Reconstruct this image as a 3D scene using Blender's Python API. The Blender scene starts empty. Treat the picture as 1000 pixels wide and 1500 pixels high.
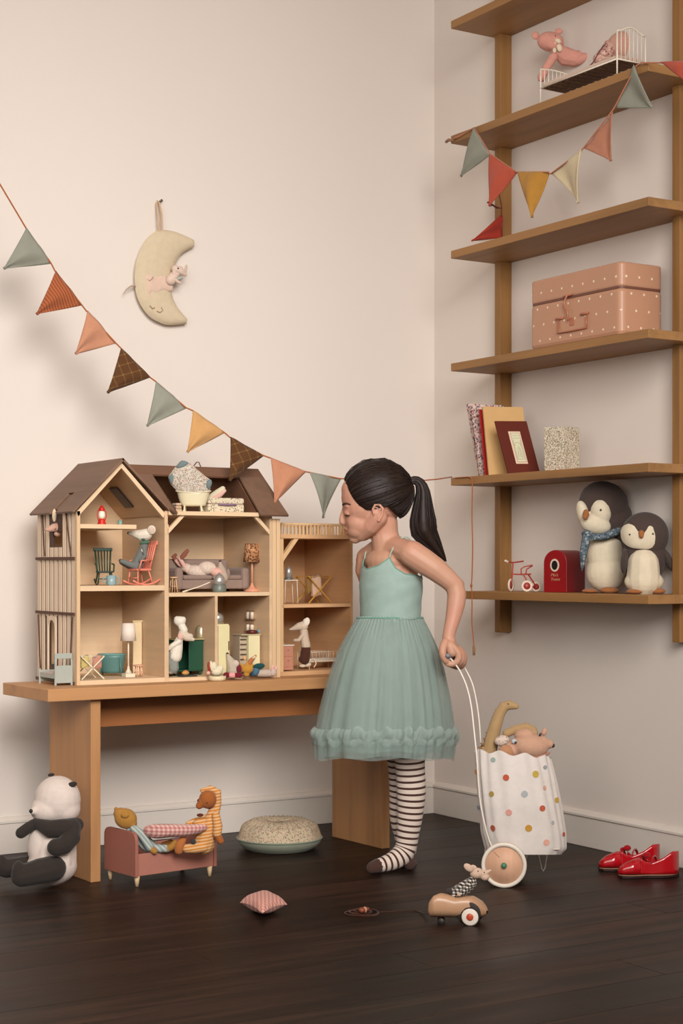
import bpy, bmesh, math, random
from mathutils import Vector, Matrix, Euler
random.seed(7)
PI = math.pi
sc = bpy.context.scene
C = sc.collection

# ------------------------------------------------------------------ camera
FPX, HZ, CAMH = 2427.0, 828.0, 0.82
YAW = math.atan(1510 / FPX)
FW = Vector((math.sin(YAW), math.cos(YAW), 0))
RT = Vector((math.cos(YAW), -math.sin(YAW), 0))
UP = Vector((0, 0, 1))
_D = FPX * CAMH / (1190 - HZ)
CAM = -_D * FW - (136 / FPX * _D) * RT
CAM.z = CAMH
cd = bpy.data.cameras.new('camera'); cam = bpy.data.objects.new('camera', cd); C.objects.link(cam)
cd.sensor_fit = 'AUTO'; cd.sensor_width = 36; cd.lens = FPX / 1500 * 36
cd.shift_y = (HZ - 750) / 1500
cam.location = CAM; cam.rotation_euler = (PI / 2, 0, -YAW)
sc.camera = cam

# ------------------------------------------------------------------ light and exposure
w = bpy.data.worlds.new('world'); sc.world = w; w.use_nodes = True
w.node_tree.nodes['Background'].inputs[0].default_value = (1, .98, .95, 1)
w.node_tree.nodes['Background'].inputs[1].default_value = 0.15
def area(name, loc, aim, sx, sy, power, col, spread=180):
    l = bpy.data.lights.new(name, 'AREA'); l.shape = 'RECTANGLE'; l.size = sx; l.size_y = sy
    l.energy = power; l.color = col
    o = bpy.data.objects.new(name, l); C.objects.link(o); o.location = loc
    o.rotation_euler = (Vector(aim) - Vector(loc)).to_track_quat('-Z', 'Y').to_euler()
    l.spread = math.radians(spread)
    return o
area('softbox', (-2.35, -4.3, 2.35), (-1.15, -0.3, 1.05), 1.8, 1.8, 48, (1, .965, .935), 78)
area('left_fill', (-3.9, -3.2, 1.6), (-0.6, -0.9, 0.9), 2.2, 1.6, 50, (1, .97, .94))  # fill added for faces turned left; the left wall has no window
sc.view_settings.view_transform = 'Standard'; sc.view_settings.look = 'None'
sc.view_settings.gamma = 1; sc.view_settings.use_curve_mapping = False
sc.view_settings.exposure = -0.09

# ------------------------------------------------------------------ materials
def lin(h):
    h = h.lstrip('#'); c = [int(h[i:i + 2], 16) / 255 for i in (0, 2, 4)]
    return tuple((x / 12.92 if x <= .04045 else ((x + .055) / 1.055) ** 2.4) for x in c) + (1,)
class NT:
    def __init__(s, name):
        s.m = bpy.data.materials.new(name); s.m.use_nodes = True
        s.t = s.m.node_tree; s.b = s.t.nodes['Principled BSDF']; s.out = s.t.nodes['Material Output']
    def n(s, typ, **k):
        o = s.t.nodes.new(typ)
        for a, v in k.items():
            if a.startswith('i_'):
                key = a[2:]; key = int(key) if key.isdigit() else key.replace('_', ' ')
                if isinstance(v, bpy.types.NodeSocket): s.t.links.new(v, o.inputs[key])
                else: o.inputs[key].default_value = v
            else: setattr(o, a, v)
        return o
    def l(s, a, b): s.t.links.new(a, b)
    def coord(s, scale=(1, 1, 1), rot=(0, 0, 0), loc=(0, 0, 0), kind='Object'):
        tc = s.n('ShaderNodeTexCoord'); mp = s.n('ShaderNodeMapping')
        s.l(tc.outputs[kind], mp.inputs[0]); mp.inputs['Scale'].default_value = scale
        mp.inputs['Rotation'].default_value = rot; mp.inputs['Location'].default_value = loc
        return mp.outputs[0]
    def mix(s, f, a, b):
        o = s.n('ShaderNodeMix', data_type='RGBA')
        for v, i in ((f, 0), (a, 6), (b, 7)):
            if isinstance(v, bpy.types.NodeSocket): s.l(v, o.inputs[i])
            else: o.inputs[i].default_value = v
        return o.outputs[2]
    def math(s, op, a, b=0.0, c=0.0):
        o = s.n('ShaderNodeMath', operation=op)
        for i, v in enumerate((a, b, c)):
            if isinstance(v, bpy.types.NodeSocket): s.l(v, o.inputs[i])
            else: o.inputs[i].default_value = v
        return o.outputs[0]
    def ramp(s, f, stops, interp='LINEAR'):
        o = s.n('ShaderNodeValToRGB'); s.l(f, o.inputs[0]); r = o.color_ramp; r.interpolation = interp
        while len(r.elements) < len(stops): r.elements.new(.5)
        for e, (p, c) in zip(r.elements, stops): e.position = p; e.color = c
        return o.outputs[0]
    def noise(s, vec, scale, detail=3, rough=.5):
        o = s.n('ShaderNodeTexNoise'); s.l(vec, o.inputs['Vector']); o.inputs['Scale'].default_value = scale
        o.inputs['Detail'].default_value = detail; o.inputs['Roughness'].default_value = rough
        return o.outputs[0]
    def bump(s, h, strength=.3, dist=.002):
        o = s.n('ShaderNodeBump'); s.l(h, o.inputs['Height']); o.inputs['Strength'].default_value = strength
        o.inputs['Distance'].default_value = dist; s.l(o.outputs[0], s.b.inputs['Normal'])
    def col(s, v):
        if isinstance(v, bpy.types.NodeSocket): s.l(v, s.b.inputs['Base Color'])
        else: s.b.inputs['Base Color'].default_value = v
    def done(s, rough=.7, spec=.3, metal=0, sheen=0):
        s.b.inputs['Roughness'].default_value = rough; s.b.inputs['Specular IOR Level'].default_value = spec
        s.b.inputs['Metallic'].default_value = metal; s.b.inputs['Sheen Weight'].default_value = sheen
        return s.m
_M = {}
def shade(c, k): return (min(1, c[0] * k), min(1, c[1] * k), min(1, c[2] * k), 1)
def paint(h, rough=.45, metal=0, spec=.4, var=.06):
    key = ('p', h, rough, metal, spec)
    if key not in _M:
        m = NT('paint_' + h.lstrip('#')); c = lin(h)
        n = m.noise(m.coord(), 30, 4)
        m.col(m.mix(n, shade(c, 1 - var), shade(c, 1 + var))); _M[key] = m.done(rough, spec, metal)
    return _M[key]
def cloth(h, scale=1.0, rough=.95, fuzz=.5, weave=900):
    key = ('c', h, scale, weave)
    if key not in _M:
        m = NT('cloth_' + h.lstrip('#')); c = lin(h); v = m.coord()
        n = m.noise(v, 25 * scale, 5, .65); n2 = m.noise(v, weave, 2)
        m.col(m.mix(n, shade(c, .86), shade(c, 1.12)))
        m.bump(m.math('ADD', m.math('MULTIPLY', n, 1.2), m.math('MULTIPLY', n2, .5)), .35, .003)
        _M[key] = m.done(rough, .12, 0, fuzz * .25)
    return _M[key]
def wood(h, dark=.72, axis=0, scale=1.0, rough=.55, spec=.3, name='wood', amt=1.0):
    key = ('w', h, axis, scale, rough)
    if key not in _M:
        m = NT(name + '_' + h.lstrip('#')); c = lin(h); sv = [26 * scale] * 3; sv[axis] = 1.6 * scale
        v = m.coord(tuple(sv)); n = m.noise(v, 1.0, 6, .65)
        sv2 = [9 * scale] * 3; sv2[axis] = .7 * scale
        n2 = m.noise(m.coord(tuple(sv2)), 1.0, 3, .5)
        r = m.ramp(m.math('ADD', m.math('MULTIPLY', n, .55), m.math('MULTIPLY', n2, .45)),
                   [(.32, shade(c, dark)), (.5, c), (.68, shade(c, 1 + .16 * amt))])
        m.col(r); m.bump(n, .15, .001); _M[key] = m.done(rough, spec)
    return _M[key]
def stripes(a, b, freq, axis='Z', duty=.5, kind='Object', rot=(0, 0, 0), rough=.9):
    key = ('s', a, b, freq, axis, duty, rot)
    if key not in _M:
        m = NT('striped_cloth'); v = m.coord(rot=rot, kind=kind); sp = m.n('ShaderNodeSeparateXYZ'); m.l(v, sp.inputs[0])
        f = m.math('FRACT', m.math('MULTIPLY', sp.outputs[axis], freq)); k = m.math('LESS_THAN', f, duty)
        m.col(m.mix(k, lin(a), lin(b))); m.bump(m.noise(v, 500, 3), .2, .002); _M[key] = m.done(rough, .15, 0, .1)
    return _M[key]
def lenstripes(a, b, freq, duty):
    m = NT('striped_knit'); at = m.n('ShaderNodeAttribute', attribute_name='len')
    f = m.math('FRACT', m.math('MULTIPLY', at.outputs['Fac'], freq)); k = m.math('LESS_THAN', f, duty)
    m.col(m.mix(k, lin(a), lin(b))); m.bump(m.noise(m.coord(), 700, 2), .25, .001)
    return m.done(.9, .15, 0, .1)
def gingham(a, b, c, freq, axes=('X', 'Z'), rot=(0, 0, 0), duty=.5):
    key = ('g', a, b, c, freq, axes, rot)
    if key not in _M:
        m = NT('gingham_cloth'); v = m.coord(rot=rot); sp = m.n('ShaderNodeSeparateXYZ'); m.l(v, sp.inputs[0])
        k = [m.math('LESS_THAN', m.math('FRACT', m.math('MULTIPLY', sp.outputs[x], freq)), duty) for x in axes]
        s_ = m.math('MULTIPLY', m.math('ADD', k[0], k[1]), .5)
        m.col(m.ramp(s_, [(0, lin(a)), (.5, lin(b)), (1, lin(c))])); m.bump(m.noise(v, 500, 3), .2, .002)
        _M[key] = m.done(.9, .15, 0, .1)
    return _M[key]
def floral(base, cols, scale=120, cover=.45, rough=.85):
    key = ('f', base, tuple(cols), scale, cover)
    if key not in _M:
        m = NT('printed_floral'); v = m.coord()
        vo = m.n('ShaderNodeTexVoronoi'); m.l(v, vo.inputs['Vector']); vo.inputs['Scale'].default_value = scale
        sp = m.n('ShaderNodeSeparateColor'); m.l(vo.outputs['Color'], sp.inputs[0])
        cc = m.ramp(sp.outputs[0], [(i / len(cols), lin(c)) for i, c in enumerate(cols)], 'CONSTANT')
        k = m.math('LESS_THAN', vo.outputs['Distance'], cover)
        m.col(m.mix(k, lin(base), cc)); _M[key] = m.done(rough, .2)
    return _M[key]
def dots(base, dot, freq, rad, rough=.4):
    key = ('d', base, dot, freq)
    if key not in _M:
        m = NT('dotted_card'); v = m.coord(rot=(0, 0, 0)); sp = m.n('ShaderNodeSeparateXYZ'); m.l(v, sp.inputs[0])
        hx = m.math('ADD', sp.outputs[0], sp.outputs[1])
        row = m.math('FLOOR', m.math('MULTIPLY', sp.outputs[2], freq))
        fx = m.math('SUBTRACT', m.math('FRACT', m.math('ADD', m.math('MULTIPLY', hx, freq), m.math('MULTIPLY', row, .38))), .5)
        fz = m.math('SUBTRACT', m.math('FRACT', m.math('MULTIPLY', sp.outputs[2], freq)), .5)
        d = m.math('ADD', m.math('MULTIPLY', fx, fx), m.math('MULTIPLY', fz, fz))
        m.col(m.mix(m.math('LESS_THAN', d, rad * rad), lin(base), lin(dot))); _M[key] = m.done(rough, .4)
    return _M[key]
def tulle(h, alpha):
    m = NT('tulle'); c = lin(h); n = m.noise(m.coord(scale=(14, 14, 3)), 6, 4)
    m.col(m.mix(n, shade(c, .8), shade(c, 1.15))); m.done(.85, .05, 0, .2)
    tr = m.n('ShaderNodeBsdfTransparent'); tl = m.n('ShaderNodeBsdfTranslucent'); tl.inputs[0].default_value = c
    a1 = m.n('ShaderNodeMixShader'); a1.inputs[0].default_value = .3
    m.l(m.b.outputs[0], a1.inputs[1]); m.l(tl.outputs[0], a1.inputs[2])
    a2 = m.n('ShaderNodeMixShader'); a2.inputs[0].default_value = alpha
    m.l(tr.outputs[0], a2.inputs[1]); m.l(a1.outputs[0], a2.inputs[2]); m.l(a2.outputs[0], m.out.inputs[0])
    return m.m
def skin():
    m = NT('skin'); v = m.coord(); n = m.noise(v, 14, 3); n2 = m.noise(v, 5, 2)
    c = m.mix(n, lin('#b5866c'), lin('#c1957d')); c = m.mix(m.ramp(n2, [(.45, (0, 0, 0, 1)), (.75, (1, 1, 1, 1))]), c, lin('#c08672'))
    m.col(c); m.b.inputs['Subsurface Weight'].default_value = .12; m.b.inputs['Subsurface Radius'].default_value = (.01, .004, .002)
    m.bump(m.noise(v, 400, 2), .08, .001); return m.done(.5, .35)
def hairm():
    m = NT('hair'); v = m.coord(); n = m.noise(v, 60, 4)
    m.col(m.mix(n, lin('#150d0a'), lin('#2c1c15'))); m.bump(m.noise(m.coord((1, 1, 1)), 160, 4), .3, .002); return m.done(.5, .28)
def metal(h, rough=.3): return paint(h, rough, 1.0, .5)

# ------------------------------------------------------------------ mesh building
def rotm(axis, deg): return Matrix.Rotation(math.radians(deg), 3, axis)
class MB:
    def __init__(s): s.v = []; s.f = []; s.sm = []; s.ln = []; s.M = None
    def _add(s, vs, fs, smooth=True, ln=None):
        b = len(s.v)
        if s.M is not None: vs = [s.M @ Vector(p) for p in vs]
        s.v += [tuple(p) for p in vs]; s.ln += (ln or [0.0] * len(vs))
        s.f += [tuple(b + i for i in f) for f in fs]; s.sm += [smooth] * len(fs); return s
    def box(s, c, d, R=None):
        vs = [Vector((x * d[0] / 2, y * d[1] / 2, z * d[2] / 2)) for x in (-1, 1) for y in (-1, 1) for z in (-1, 1)]
        if R is not None: vs = [R @ v for v in vs]
        c = Vector(c)
        return s._add([v + c for v in vs], [(0, 1, 3, 2), (4, 6, 7, 5), (0, 4, 5, 1), (2, 3, 7, 6), (0, 2, 6, 4), (1, 5, 7, 3)], False)
    def bb(s, a, b):
        return s.box([(p + q) / 2 for p, q in zip(a, b)], [abs(q - p) for p, q in zip(a, b)])
    def bar(s, a, b, wd, th, up=(0, 0, 1)):
        a, b = Vector(a), Vector(b); d = (b - a); L = d.length; d.normalize()
        sd = d.cross(Vector(up)); sd = sd.normalized() if sd.length > 1e-5 else Vector((1, 0, 0)); u = sd.cross(d)
        return s.box((a + b) / 2, (L, wd, th), Matrix((d, sd, u)).transposed())
    def ell(s, c, r, R=None, nu=20, nv=12):
        vs, fs = [], []
        for j in range(nv + 1):
            ph = PI * j / nv
            for i in range(nu):
                th = 2 * PI * i / nu
                p = Vector((r[0] * math.sin(ph) * math.cos(th), r[1] * math.sin(ph) * math.sin(th), r[2] * math.cos(ph)))
                vs.append((R @ p if R is not None else p) + Vector(c))
        for j in range(nv):
            for i in range(nu):
                k = (i + 1) % nu
                if j == 0: fs.append((j * nu, (j + 1) * nu + i, (j + 1) * nu + k))
                elif j == nv - 1: fs.append((j * nu + i, (j + 1) * nu, j * nu + k))
                else: fs.append((j * nu + i, (j + 1) * nu + i, (j + 1) * nu + k, j * nu + k))
        return s._add(vs, fs)
    def tube(s, pts, r, n=8, closed=False, caps=True, ell=None, round_ends=False):
        P = [Vector(p) for p in pts]
        if isinstance(r, (int, float)): r = [r] * len(P)
        r = list(r)
        if round_ends and not closed:
            def cap(p, q, rr):
                d = (p - q).normalized(); return [(p + d * rr * math.sin(a), rr * math.cos(a)) for a in (1.35, 1.0, .6, .3)]
            a = cap(P[0], P[1], r[0]); b = cap(P[-1], P[-2], r[-1])
            P = [x[0] for x in a] + P + [x[0] for x in reversed(b)]; r = [x[1] for x in a] + r + [x[1] for x in reversed(b)]
        N = len(P); vs = []; ln = []; acc = 0; up = None
        for i in range(N):
            if closed: d = (P[(i + 1) % N] - P[i - 1])
            else: d = (P[min(i + 1, N - 1)] - P[max(i - 1, 0)])
            d.normalize()
            if up is None:
                up = Vector((0, 0, 1)) if abs(d.z) < .9 else Vector((0, 1, 0))
            sd = d.cross(up); sd.normalize(); up = sd.cross(d).normalized()
            if i: acc += (P[i] - P[i - 1]).length
            e = ell[i] if ell else 1
            for k in range(n):
                a = 2 * PI * k / n
                vs.append(P[i] + sd * (math.cos(a) * r[i]) + up * (math.sin(a) * r[i] * e)); ln.append(acc)
        fs = []
        for i in range(N if closed else N - 1):
            j = (i + 1) % N
            for k in range(n):
                m = (k + 1) % n; fs.append((i * n + k, i * n + m, j * n + m, j * n + k))
        if caps and not closed:
            fs.append(tuple(range(n - 1, -1, -1))); fs.append(tuple((N - 1) * n + k for k in range(n)))
        return s._add(vs, fs, True, ln)
    def lathe(s, prof, n=24, o=(0, 0, 0), R=None, ring=False):
        vs, fs = [], []
        for (r, z) in prof:
            for k in range(n):
                a = 2 * PI * k / n; p = Vector((r * math.cos(a), r * math.sin(a), z))
                vs.append((R @ p if R is not None else p) + Vector(o))
        for i in range(len(prof) - 1):
            for k in range(n):
                m = (k + 1) % n; fs.append((i * n + k, i * n + m, (i + 1) * n + m, (i + 1) * n + k))
        if ring:
            b_ = (len(prof) - 1) * n
            fs += [(b_ + k, b_ + (k + 1) % n, (k + 1) % n, k) for k in range(n)]
        else: fs.append(tuple(range(n - 1, -1, -1))); fs.append(tuple((len(prof) - 1) * n + k for k in range(n)))
        return s._add(vs, fs)
    def prism(s, pts, vec, smooth=False):
        n = len(pts); vec = Vector(vec); a = [Vector(p) for p in pts]
        fs = [tuple(range(n)), tuple(range(2 * n - 1, n - 1, -1))] + [(i, i + n, (i + 1) % n + n, (i + 1) % n) for i in range(n)]
        return s._add(a + [p + vec for p in a], fs, smooth)
    def grid(s, fn, nu, nv, cu=False, smooth=True):
        vs = [fn(i / nu, j / nv) for j in range(nv + 1) for i in range(nu + (0 if cu else 1))]
        w_ = nu if cu else nu + 1; fs = []
        for j in range(nv):
            for i in range(nu):
                k = (i + 1) % nu if cu else i + 1; fs.append((j * w_ + i, j * w_ + k, (j + 1) * w_ + k, (j + 1) * w_ + i))
        return s._add(vs, fs, smooth)
    def build(s, name, mat, parent=None, bevel=0, blob=0, smooth=0, solid=0, sub=0, attr=False, local=False, label=None):
        me = bpy.data.meshes.new(name)
        off = Vector((0, 0, 0))
        if parent is not None and not local:
            p = parent
            while p is not None: off += p.location; p = p.parent
        me.from_pydata([Vector(v) - off for v in s.v], [], s.f)
        me.polygons.foreach_set('use_smooth', s.sm if not blob else [True] * len(s.f))
        if attr:
            at = me.attributes.new('len', 'FLOAT', 'POINT'); at.data.foreach_set('value', s.ln)
        me.update(); bm = bmesh.new(); bm.from_mesh(me); bmesh.ops.recalc_face_normals(bm, faces=bm.faces); bm.to_mesh(me); bm.free()
        o = bpy.data.objects.new(name, me); C.objects.link(o); me.materials.append(mat)
        if parent is not None: o.parent = parent
        if blob:
            r = o.modifiers.new('r', 'REMESH'); r.mode = 'VOXEL'; r.voxel_size = blob; r.use_smooth_shade = True
        if smooth:
            q = o.modifiers.new('s', 'SMOOTH'); q.factor = .5; q.iterations = smooth
        if solid:
            q = o.modifiers.new('t', 'SOLIDIFY'); q.thickness = solid; q.offset = 0
        if bevel:
            q = o.modifiers.new('b', 'BEVEL'); q.width = bevel; q.segments = 2; q.limit_method = 'ANGLE'; q.angle_limit = .7
            q.harden_normals = False
        if sub:
            q = o.modifiers.new('u', 'SUBSURF'); q.levels = sub; q.render_levels = sub
        if label: o['label'] = label
        return o
def thing(name, label, cat, loc=(0, 0, 0), rotz=0, group=None):
    o = bpy.data.objects.new(name, None); C.objects.link(o); o.empty_display_size = .02
    o.location = loc; o.rotation_euler = (0, 0, math.radians(rotz)); o['label'] = label; o['category'] = cat
    if group: o['group'] = group
    return o
def struct(o): o['kind'] = 'structure'; return o

# a frame facing the lens at a given distance: authoring in photo units, built at true size and depth
class VF:
    def __init__(s, t): s.t = t; s.k = t / FPX
    def p(s, x, y, d=0):
        t = s.t + d * s.k
        return CAM + FW * t + RT * ((x - 500) / FPX * t) + UP * ((HZ - y) / FPX * t)
    def M(s, roll=0, yaw=0):
        return Matrix((RT, FW, UP)).transposed() @ rotm('Y', roll) @ rotm('Z', yaw)
    def e(s, mb, x, y, d, rx, rd, ry, roll=0, yaw=0, nu=20, nv=12):
        mb.ell(s.p(x, y, d), (rx * s.k, rd * s.k, ry * s.k), s.M(roll, yaw), nu, nv); return mb
    def t_(s, mb, pts, r, n=10, closed=False, re=True, ell=None):
        if isinstance(r, (int, float)): r = [r] * len(pts)
        mb.tube([s.p(*q) for q in pts], [q * s.k for q in r], n, closed, True, ell, re); return mb
    def E(s, *a, **k): return s.e(MB(), *a, **k)
    def T(s, *a, **k): return s.t_(MB(), *a, **k)
def plane(x, y, axis, val):
    d = FW + RT * ((x - 500) / FPX) + UP * ((HZ - y) / FPX)
    t = (val - CAM[axis]) / d[axis]; return CAM + d * t
class WF(VF):
    # the same on the plane of a wall (axis 1: back wall, axis 0: right wall); depth grows away from the room
    def __init__(s, axis, val, k): s.axis, s.val, s.k = axis, val, k
    def p(s, x, y, d=0):
        q = plane(x, y, s.axis, s.val); q[s.axis] += d * s.k; return q
    def M(s, roll=0, yaw=0):
        X = Vector((1, 0, 0)) if s.axis == 1 else Vector((0, -1, 0)); Y = Vector((0, 1, 0)) if s.axis == 1 else Vector((1, 0, 0))
        return Matrix((X, Y, UP)).transposed() @ rotm('Y', roll) @ rotm('Z', yaw)
def tdist(P): return (Vector(P) - CAM).dot(FW)
def spline(pts, n=6):
    P = [Vector(p) for p in pts]; out = []
    for i in range(len(P) - 1):
        a, b, c, d = P[max(i - 1, 0)], P[i], P[i + 1], P[min(i + 2, len(P) - 1)]
        for k in range(n):
            t = k / n
            out.append(.5 * ((2 * b) + (c - a) * t + (2 * a - 5 * b + 4 * c - d) * t * t + (3 * b - a - 3 * c + d) * t ** 3))
    out.append(P[-1]); return out
def interp(xs, ys, x):
    if x <= xs[0]: return ys[0]
    for i in range(len(xs) - 1):
        if x <= xs[i + 1]:
            t = (x - xs[i]) / (xs[i + 1] - xs[i]); return ys[i] + (ys[i + 1] - ys[i]) * t
    return ys[-1]

# ================================================================== THE ROOM
def wallmat(h):
    m = NT('painted_plaster'); c = lin(h); v = m.coord(); n = m.noise(v, 1.3, 4); n2 = m.noise(v, 220, 3)
    m.col(m.mix(n, shade(c, .97), shade(c, 1.02))); m.bump(n2, .08, .001); return m.done(.75, .2)
WALL = wallmat('#ddd2c8'); TRIM = paint('#d9cfc4', .4, 0, .35, .02)
XL, YF, ZC = -4.3, -5.6, 3.1
struct(MB().bb((XL, 0, 0), (0.1, .1, ZC)).build('wall_back', WALL))
struct(MB().bb((0, YF, 0), (.1, 0, ZC)).build('wall_right', WALL))
struct(MB().bb((XL - .1, YF, 0), (XL, .1, ZC)).build('wall_left', WALL))
struct(MB().bb((XL - .1, YF - .1, 0), (.1, YF, ZC)).build('wall_front', WALL))
struct(MB().bb((XL - .1, YF - .1, ZC), (.1, .1, ZC + .1)).build('ceiling', wallmat('#d8cec4')))
# skirting boards: a flat board with a small moulding along its top
for side in ('back', 'right'):
    m = MB(); c = MB()
    if side == 'back':
        m.bb((XL, -.015, 0), (0, 0, .088)); c.prism([(XL, 0, .088), (XL, -.019, .088), (XL, -.019, .094), (XL, -.008, .103), (XL, 0, .105)], (-XL, 0, 0))
    else:
        m.bb((-.015, YF, 0), (0, -.015, .088)); c.prism([(0, YF, .088), (-.019, YF, .088), (-.019, YF, .094), (-.008, YF, .103), (0, YF, .105)], (0, -YF - .019, 0))
    b = struct(m.build('baseboard_' + side, TRIM, bevel=.002)); c.build('cap_moulding', TRIM, b)

def floormat():
    m = NT('dark_stained_floor'); v = m.coord((1.6, 26, 26)); oi = m.n('ShaderNodeObjectInfo')
    va = m.n('ShaderNodeVectorMath', operation='ADD'); m.l(v, va.inputs[0]); m.l(oi.outputs['Location'], va.inputs[1])
    n = m.noise(va.outputs[0], 1.0, 6, .7); n2 = m.noise(m.coord((.9, 3, 3)), 1.2, 3)
    base = m.ramp(m.math('ADD', m.math('MULTIPLY', n, .6), m.math('MULTIPLY', n2, .4)),
                  [(.34, lin('#100906')), (.48, lin('#20140e')), (.6, lin('#38241a')), (.72, lin('#4a3022'))])
    k = m.math('ADD', .8, m.math('MULTIPLY', oi.outputs['Random'], .4))
    vm = m.n('ShaderNodeVectorMath', operation='SCALE'); m.l(base, vm.inputs[0]); m.l(k, vm.inputs['Scale'])
    m.col(vm.outputs[0]); m.bump(n, .25, .001)
    m.b.inputs['Specular IOR Level'].default_value = .2
    mr = m.ramp(n2, [(.3, (.38,) * 3 + (1,)), (.7, (.52,) * 3 + (1,))]); m.l(mr, m.b.inputs['Roughness']); return m.m
FL = floormat()
fl = struct(MB().bb((XL, YF, -.06), (0, 0, -.012)).build('floor', paint('#0d0907', .8)))
W = .145; y = 0; r = 0
while y > -3.9:
    x = 0 - (r * .77) % 1.9 - .35; xs = [0]
    while x > -3.6: xs.append(x); x -= 1.9
    xs.append(-3.6)
    for a, b in zip(xs, xs[1:]):
        p = MB().bb((b + .0004, y - W + .0006, -.012), (a - .0004, y, random.uniform(-.0002, 0))).build('floor_board', FL, fl, bevel=.0008, local=True)
    y -= W; r += 1
MB().bb((XL, YF, -.012), (-3.6, 0, -.001)).build('floor_board', FL, fl, local=True)
MB().bb((-3.6, YF, -.012), (0, y, -.001)).build('floor_board', FL, fl, local=True)

# ================================================================== WALL SHELF (ladder of six boards on two posts)
OAK = wood('#966d42', .6, 1, 1.0, .5, name='oak'); OAKP = wood('#8e6639', .6, 2, 1.0, .5, name='oak_upright')
SHELF_Z = [2.487, 2.135, 1.783, 1.438, 1.088, .742]
sh = thing('wall_shelf', 'tall oak wall shelf with six boards on two uprights', 'shelf', (0, -.8, 0))
for y0 in (-.388, -1.178):
    MB().bb((-.045, y0 - .03, .612), (-.001, y0, 2.9)).build('post', OAKP, sh, bevel=.002)
for i, z in enumerate(SHELF_Z):
    MB().bb((-.2, -1.255, z - .024), (-.001, -.372 - (.06 if i == 5 else 0), z)).build('shelf_board', OAK, sh, bevel=.0015)

# ================================================================== BENCH
PINE = wood('#b8875a', .64, 0, .8, .5, name='pine'); PINEL = wood('#b48356', .66, 2, .8, .5, name='pine_leg')
PINED = wood('#a4683c', .6, 0, .9, .5, name='pine_rail')
be = thing('bench', 'long pine bench of a thick slab on two broad board legs', 'bench', (-1.4544, -.5293, 0), 1.8)
MB().bb((-.13, -.026, .474), (1.09, .272, .506)).build('seat', PINE, be, bevel=.002, local=True)
for x0 in (0, .918): MB().bb((x0, 0, 0), (x0 + .028, .262, .474)).build('leg', PINEL, be, bevel=.0015, local=True)
MB().bb((.028, .115, .388), (.918, .145, .474)).build('rail', PINED, be, bevel=.0015, local=True)
BZ = .506

# ================================================================== DOLLHOUSE
BIR = wood('#d6b48c', .86, 2, 1.2, .6, name='birch'); BIRX = wood('#dcbd98', .88, 0, 1.2, .6, name='birch_edge')
BIRY = wood('#cfae8a', .86, 1, 1.2, .6, name='birch_side'); SID = wood('#dfc6ac', .95, 2, 2.0, .65, name='siding')
BRN = wood('#6b4a38', .7, 0, 1.2, .6, name='brown_stain'); BRND = paint('#5a3b2b', .7)
X0, X1, X2, YFr, YB = -1.468, -1.205, -.856, -.468, -.188
dh = thing('dollhouse', 'large wooden dollhouse with brown roofs and half-timbered left side on the bench', 'dollhouse', (-1.2, -.33, BZ))
T = .0095
# left wall backing with door and window openings, built of pieces
dy, wy = (-.318, -.272), (-.362, -.298)
m = MB()
for z0, z1, hole in ((BZ, .553, None), (.553, .673, dy), (.673, .87, None), (.87, .91, wy), (.91, .962, None)):
    if hole: m.bb((X0 + .003, YFr, z0), (X0 + T, hole[0], z1)); m.bb((X0 + .003, hole[1], z0), (X0 + T, YB, z1))
    else: m.bb((X0 + .003, YFr, z0), (X0 + T, YB, z1))
m.build('side_wall', wood('#4a3225', .8, 2, 1.5, .6, name='siding_backing'), dh)
n = 9; pw = (YB - YFr - .012) / n
for fz0, fz1 in ((BZ + .008, .6885), (.6955, .834), (.842, .962)):
    for i in range(n):
        a = YFr + .012 + i * pw + .0045; b = a + pw - .0085; z0, z1 = fz0, fz1
        if fz0 < .6 and a < dy[1] + .008 and b > dy[0] - .008: z0 = .683
        if fz0 > .84 and a < wy[1] and b > wy[0]: z1 = .868
        MB().bb((X0 + .0012, a, z0), (X0 + .003, b, z1)).build('siding_board', SID, dh)
for z in (.838, .692): MB().bb((X0 - .004, YFr + .01, z - .0035), (X0, YB, z + .0035)).build('timber_band', BRND, dh)
MB().bb((X0 - .003, YFr + .012, BZ), (X0, YB, BZ + .008)).build('timber_band', BRND, dh)
for (ya, za, yb, zb) in ((-.40, .96, -.435, .845), (-.235, .96, -.25, .845), (-.205, .685, -.222, .52), (-.445, .685, -.425, .52)):
    MB().bar((X0 - .002, ya, za), (X0 - .002, yb, zb), .0028, .004).build('timber_brace', BRND, dh)
# arched door surround: a flat panel with the arch cut out of it
m = MB(); dc, dr, dw, dz = -.295, .0225, .031, .650
m.bb((X0 - .0005, dc - dw, .515), (X0 + .003, dc - dr, dz)); m.bb((X0 - .0005, dc + dr, .515), (X0 + .003, dc + dw, dz))
AR = [(dc + dr * math.cos(PI * k / 16), dz + dr * math.sin(PI * k / 16)) for k in range(17)]
for (y0, q0), (y1, q1) in zip(AR, AR[1:]): m.prism([(X0 - .0005, y0, q0), (X0 - .0005, y1, q1), (X0 - .0005, y1, .683), (X0 - .0005, y0, .683)], (.0035, 0, 0))
for sg in (-1, 1): m.bb((X0 - .0005, dc + sg * dr, dz), (X0 + .003, dc + sg * dw, .683))
m.build('door_surround', SID, dh)
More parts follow.
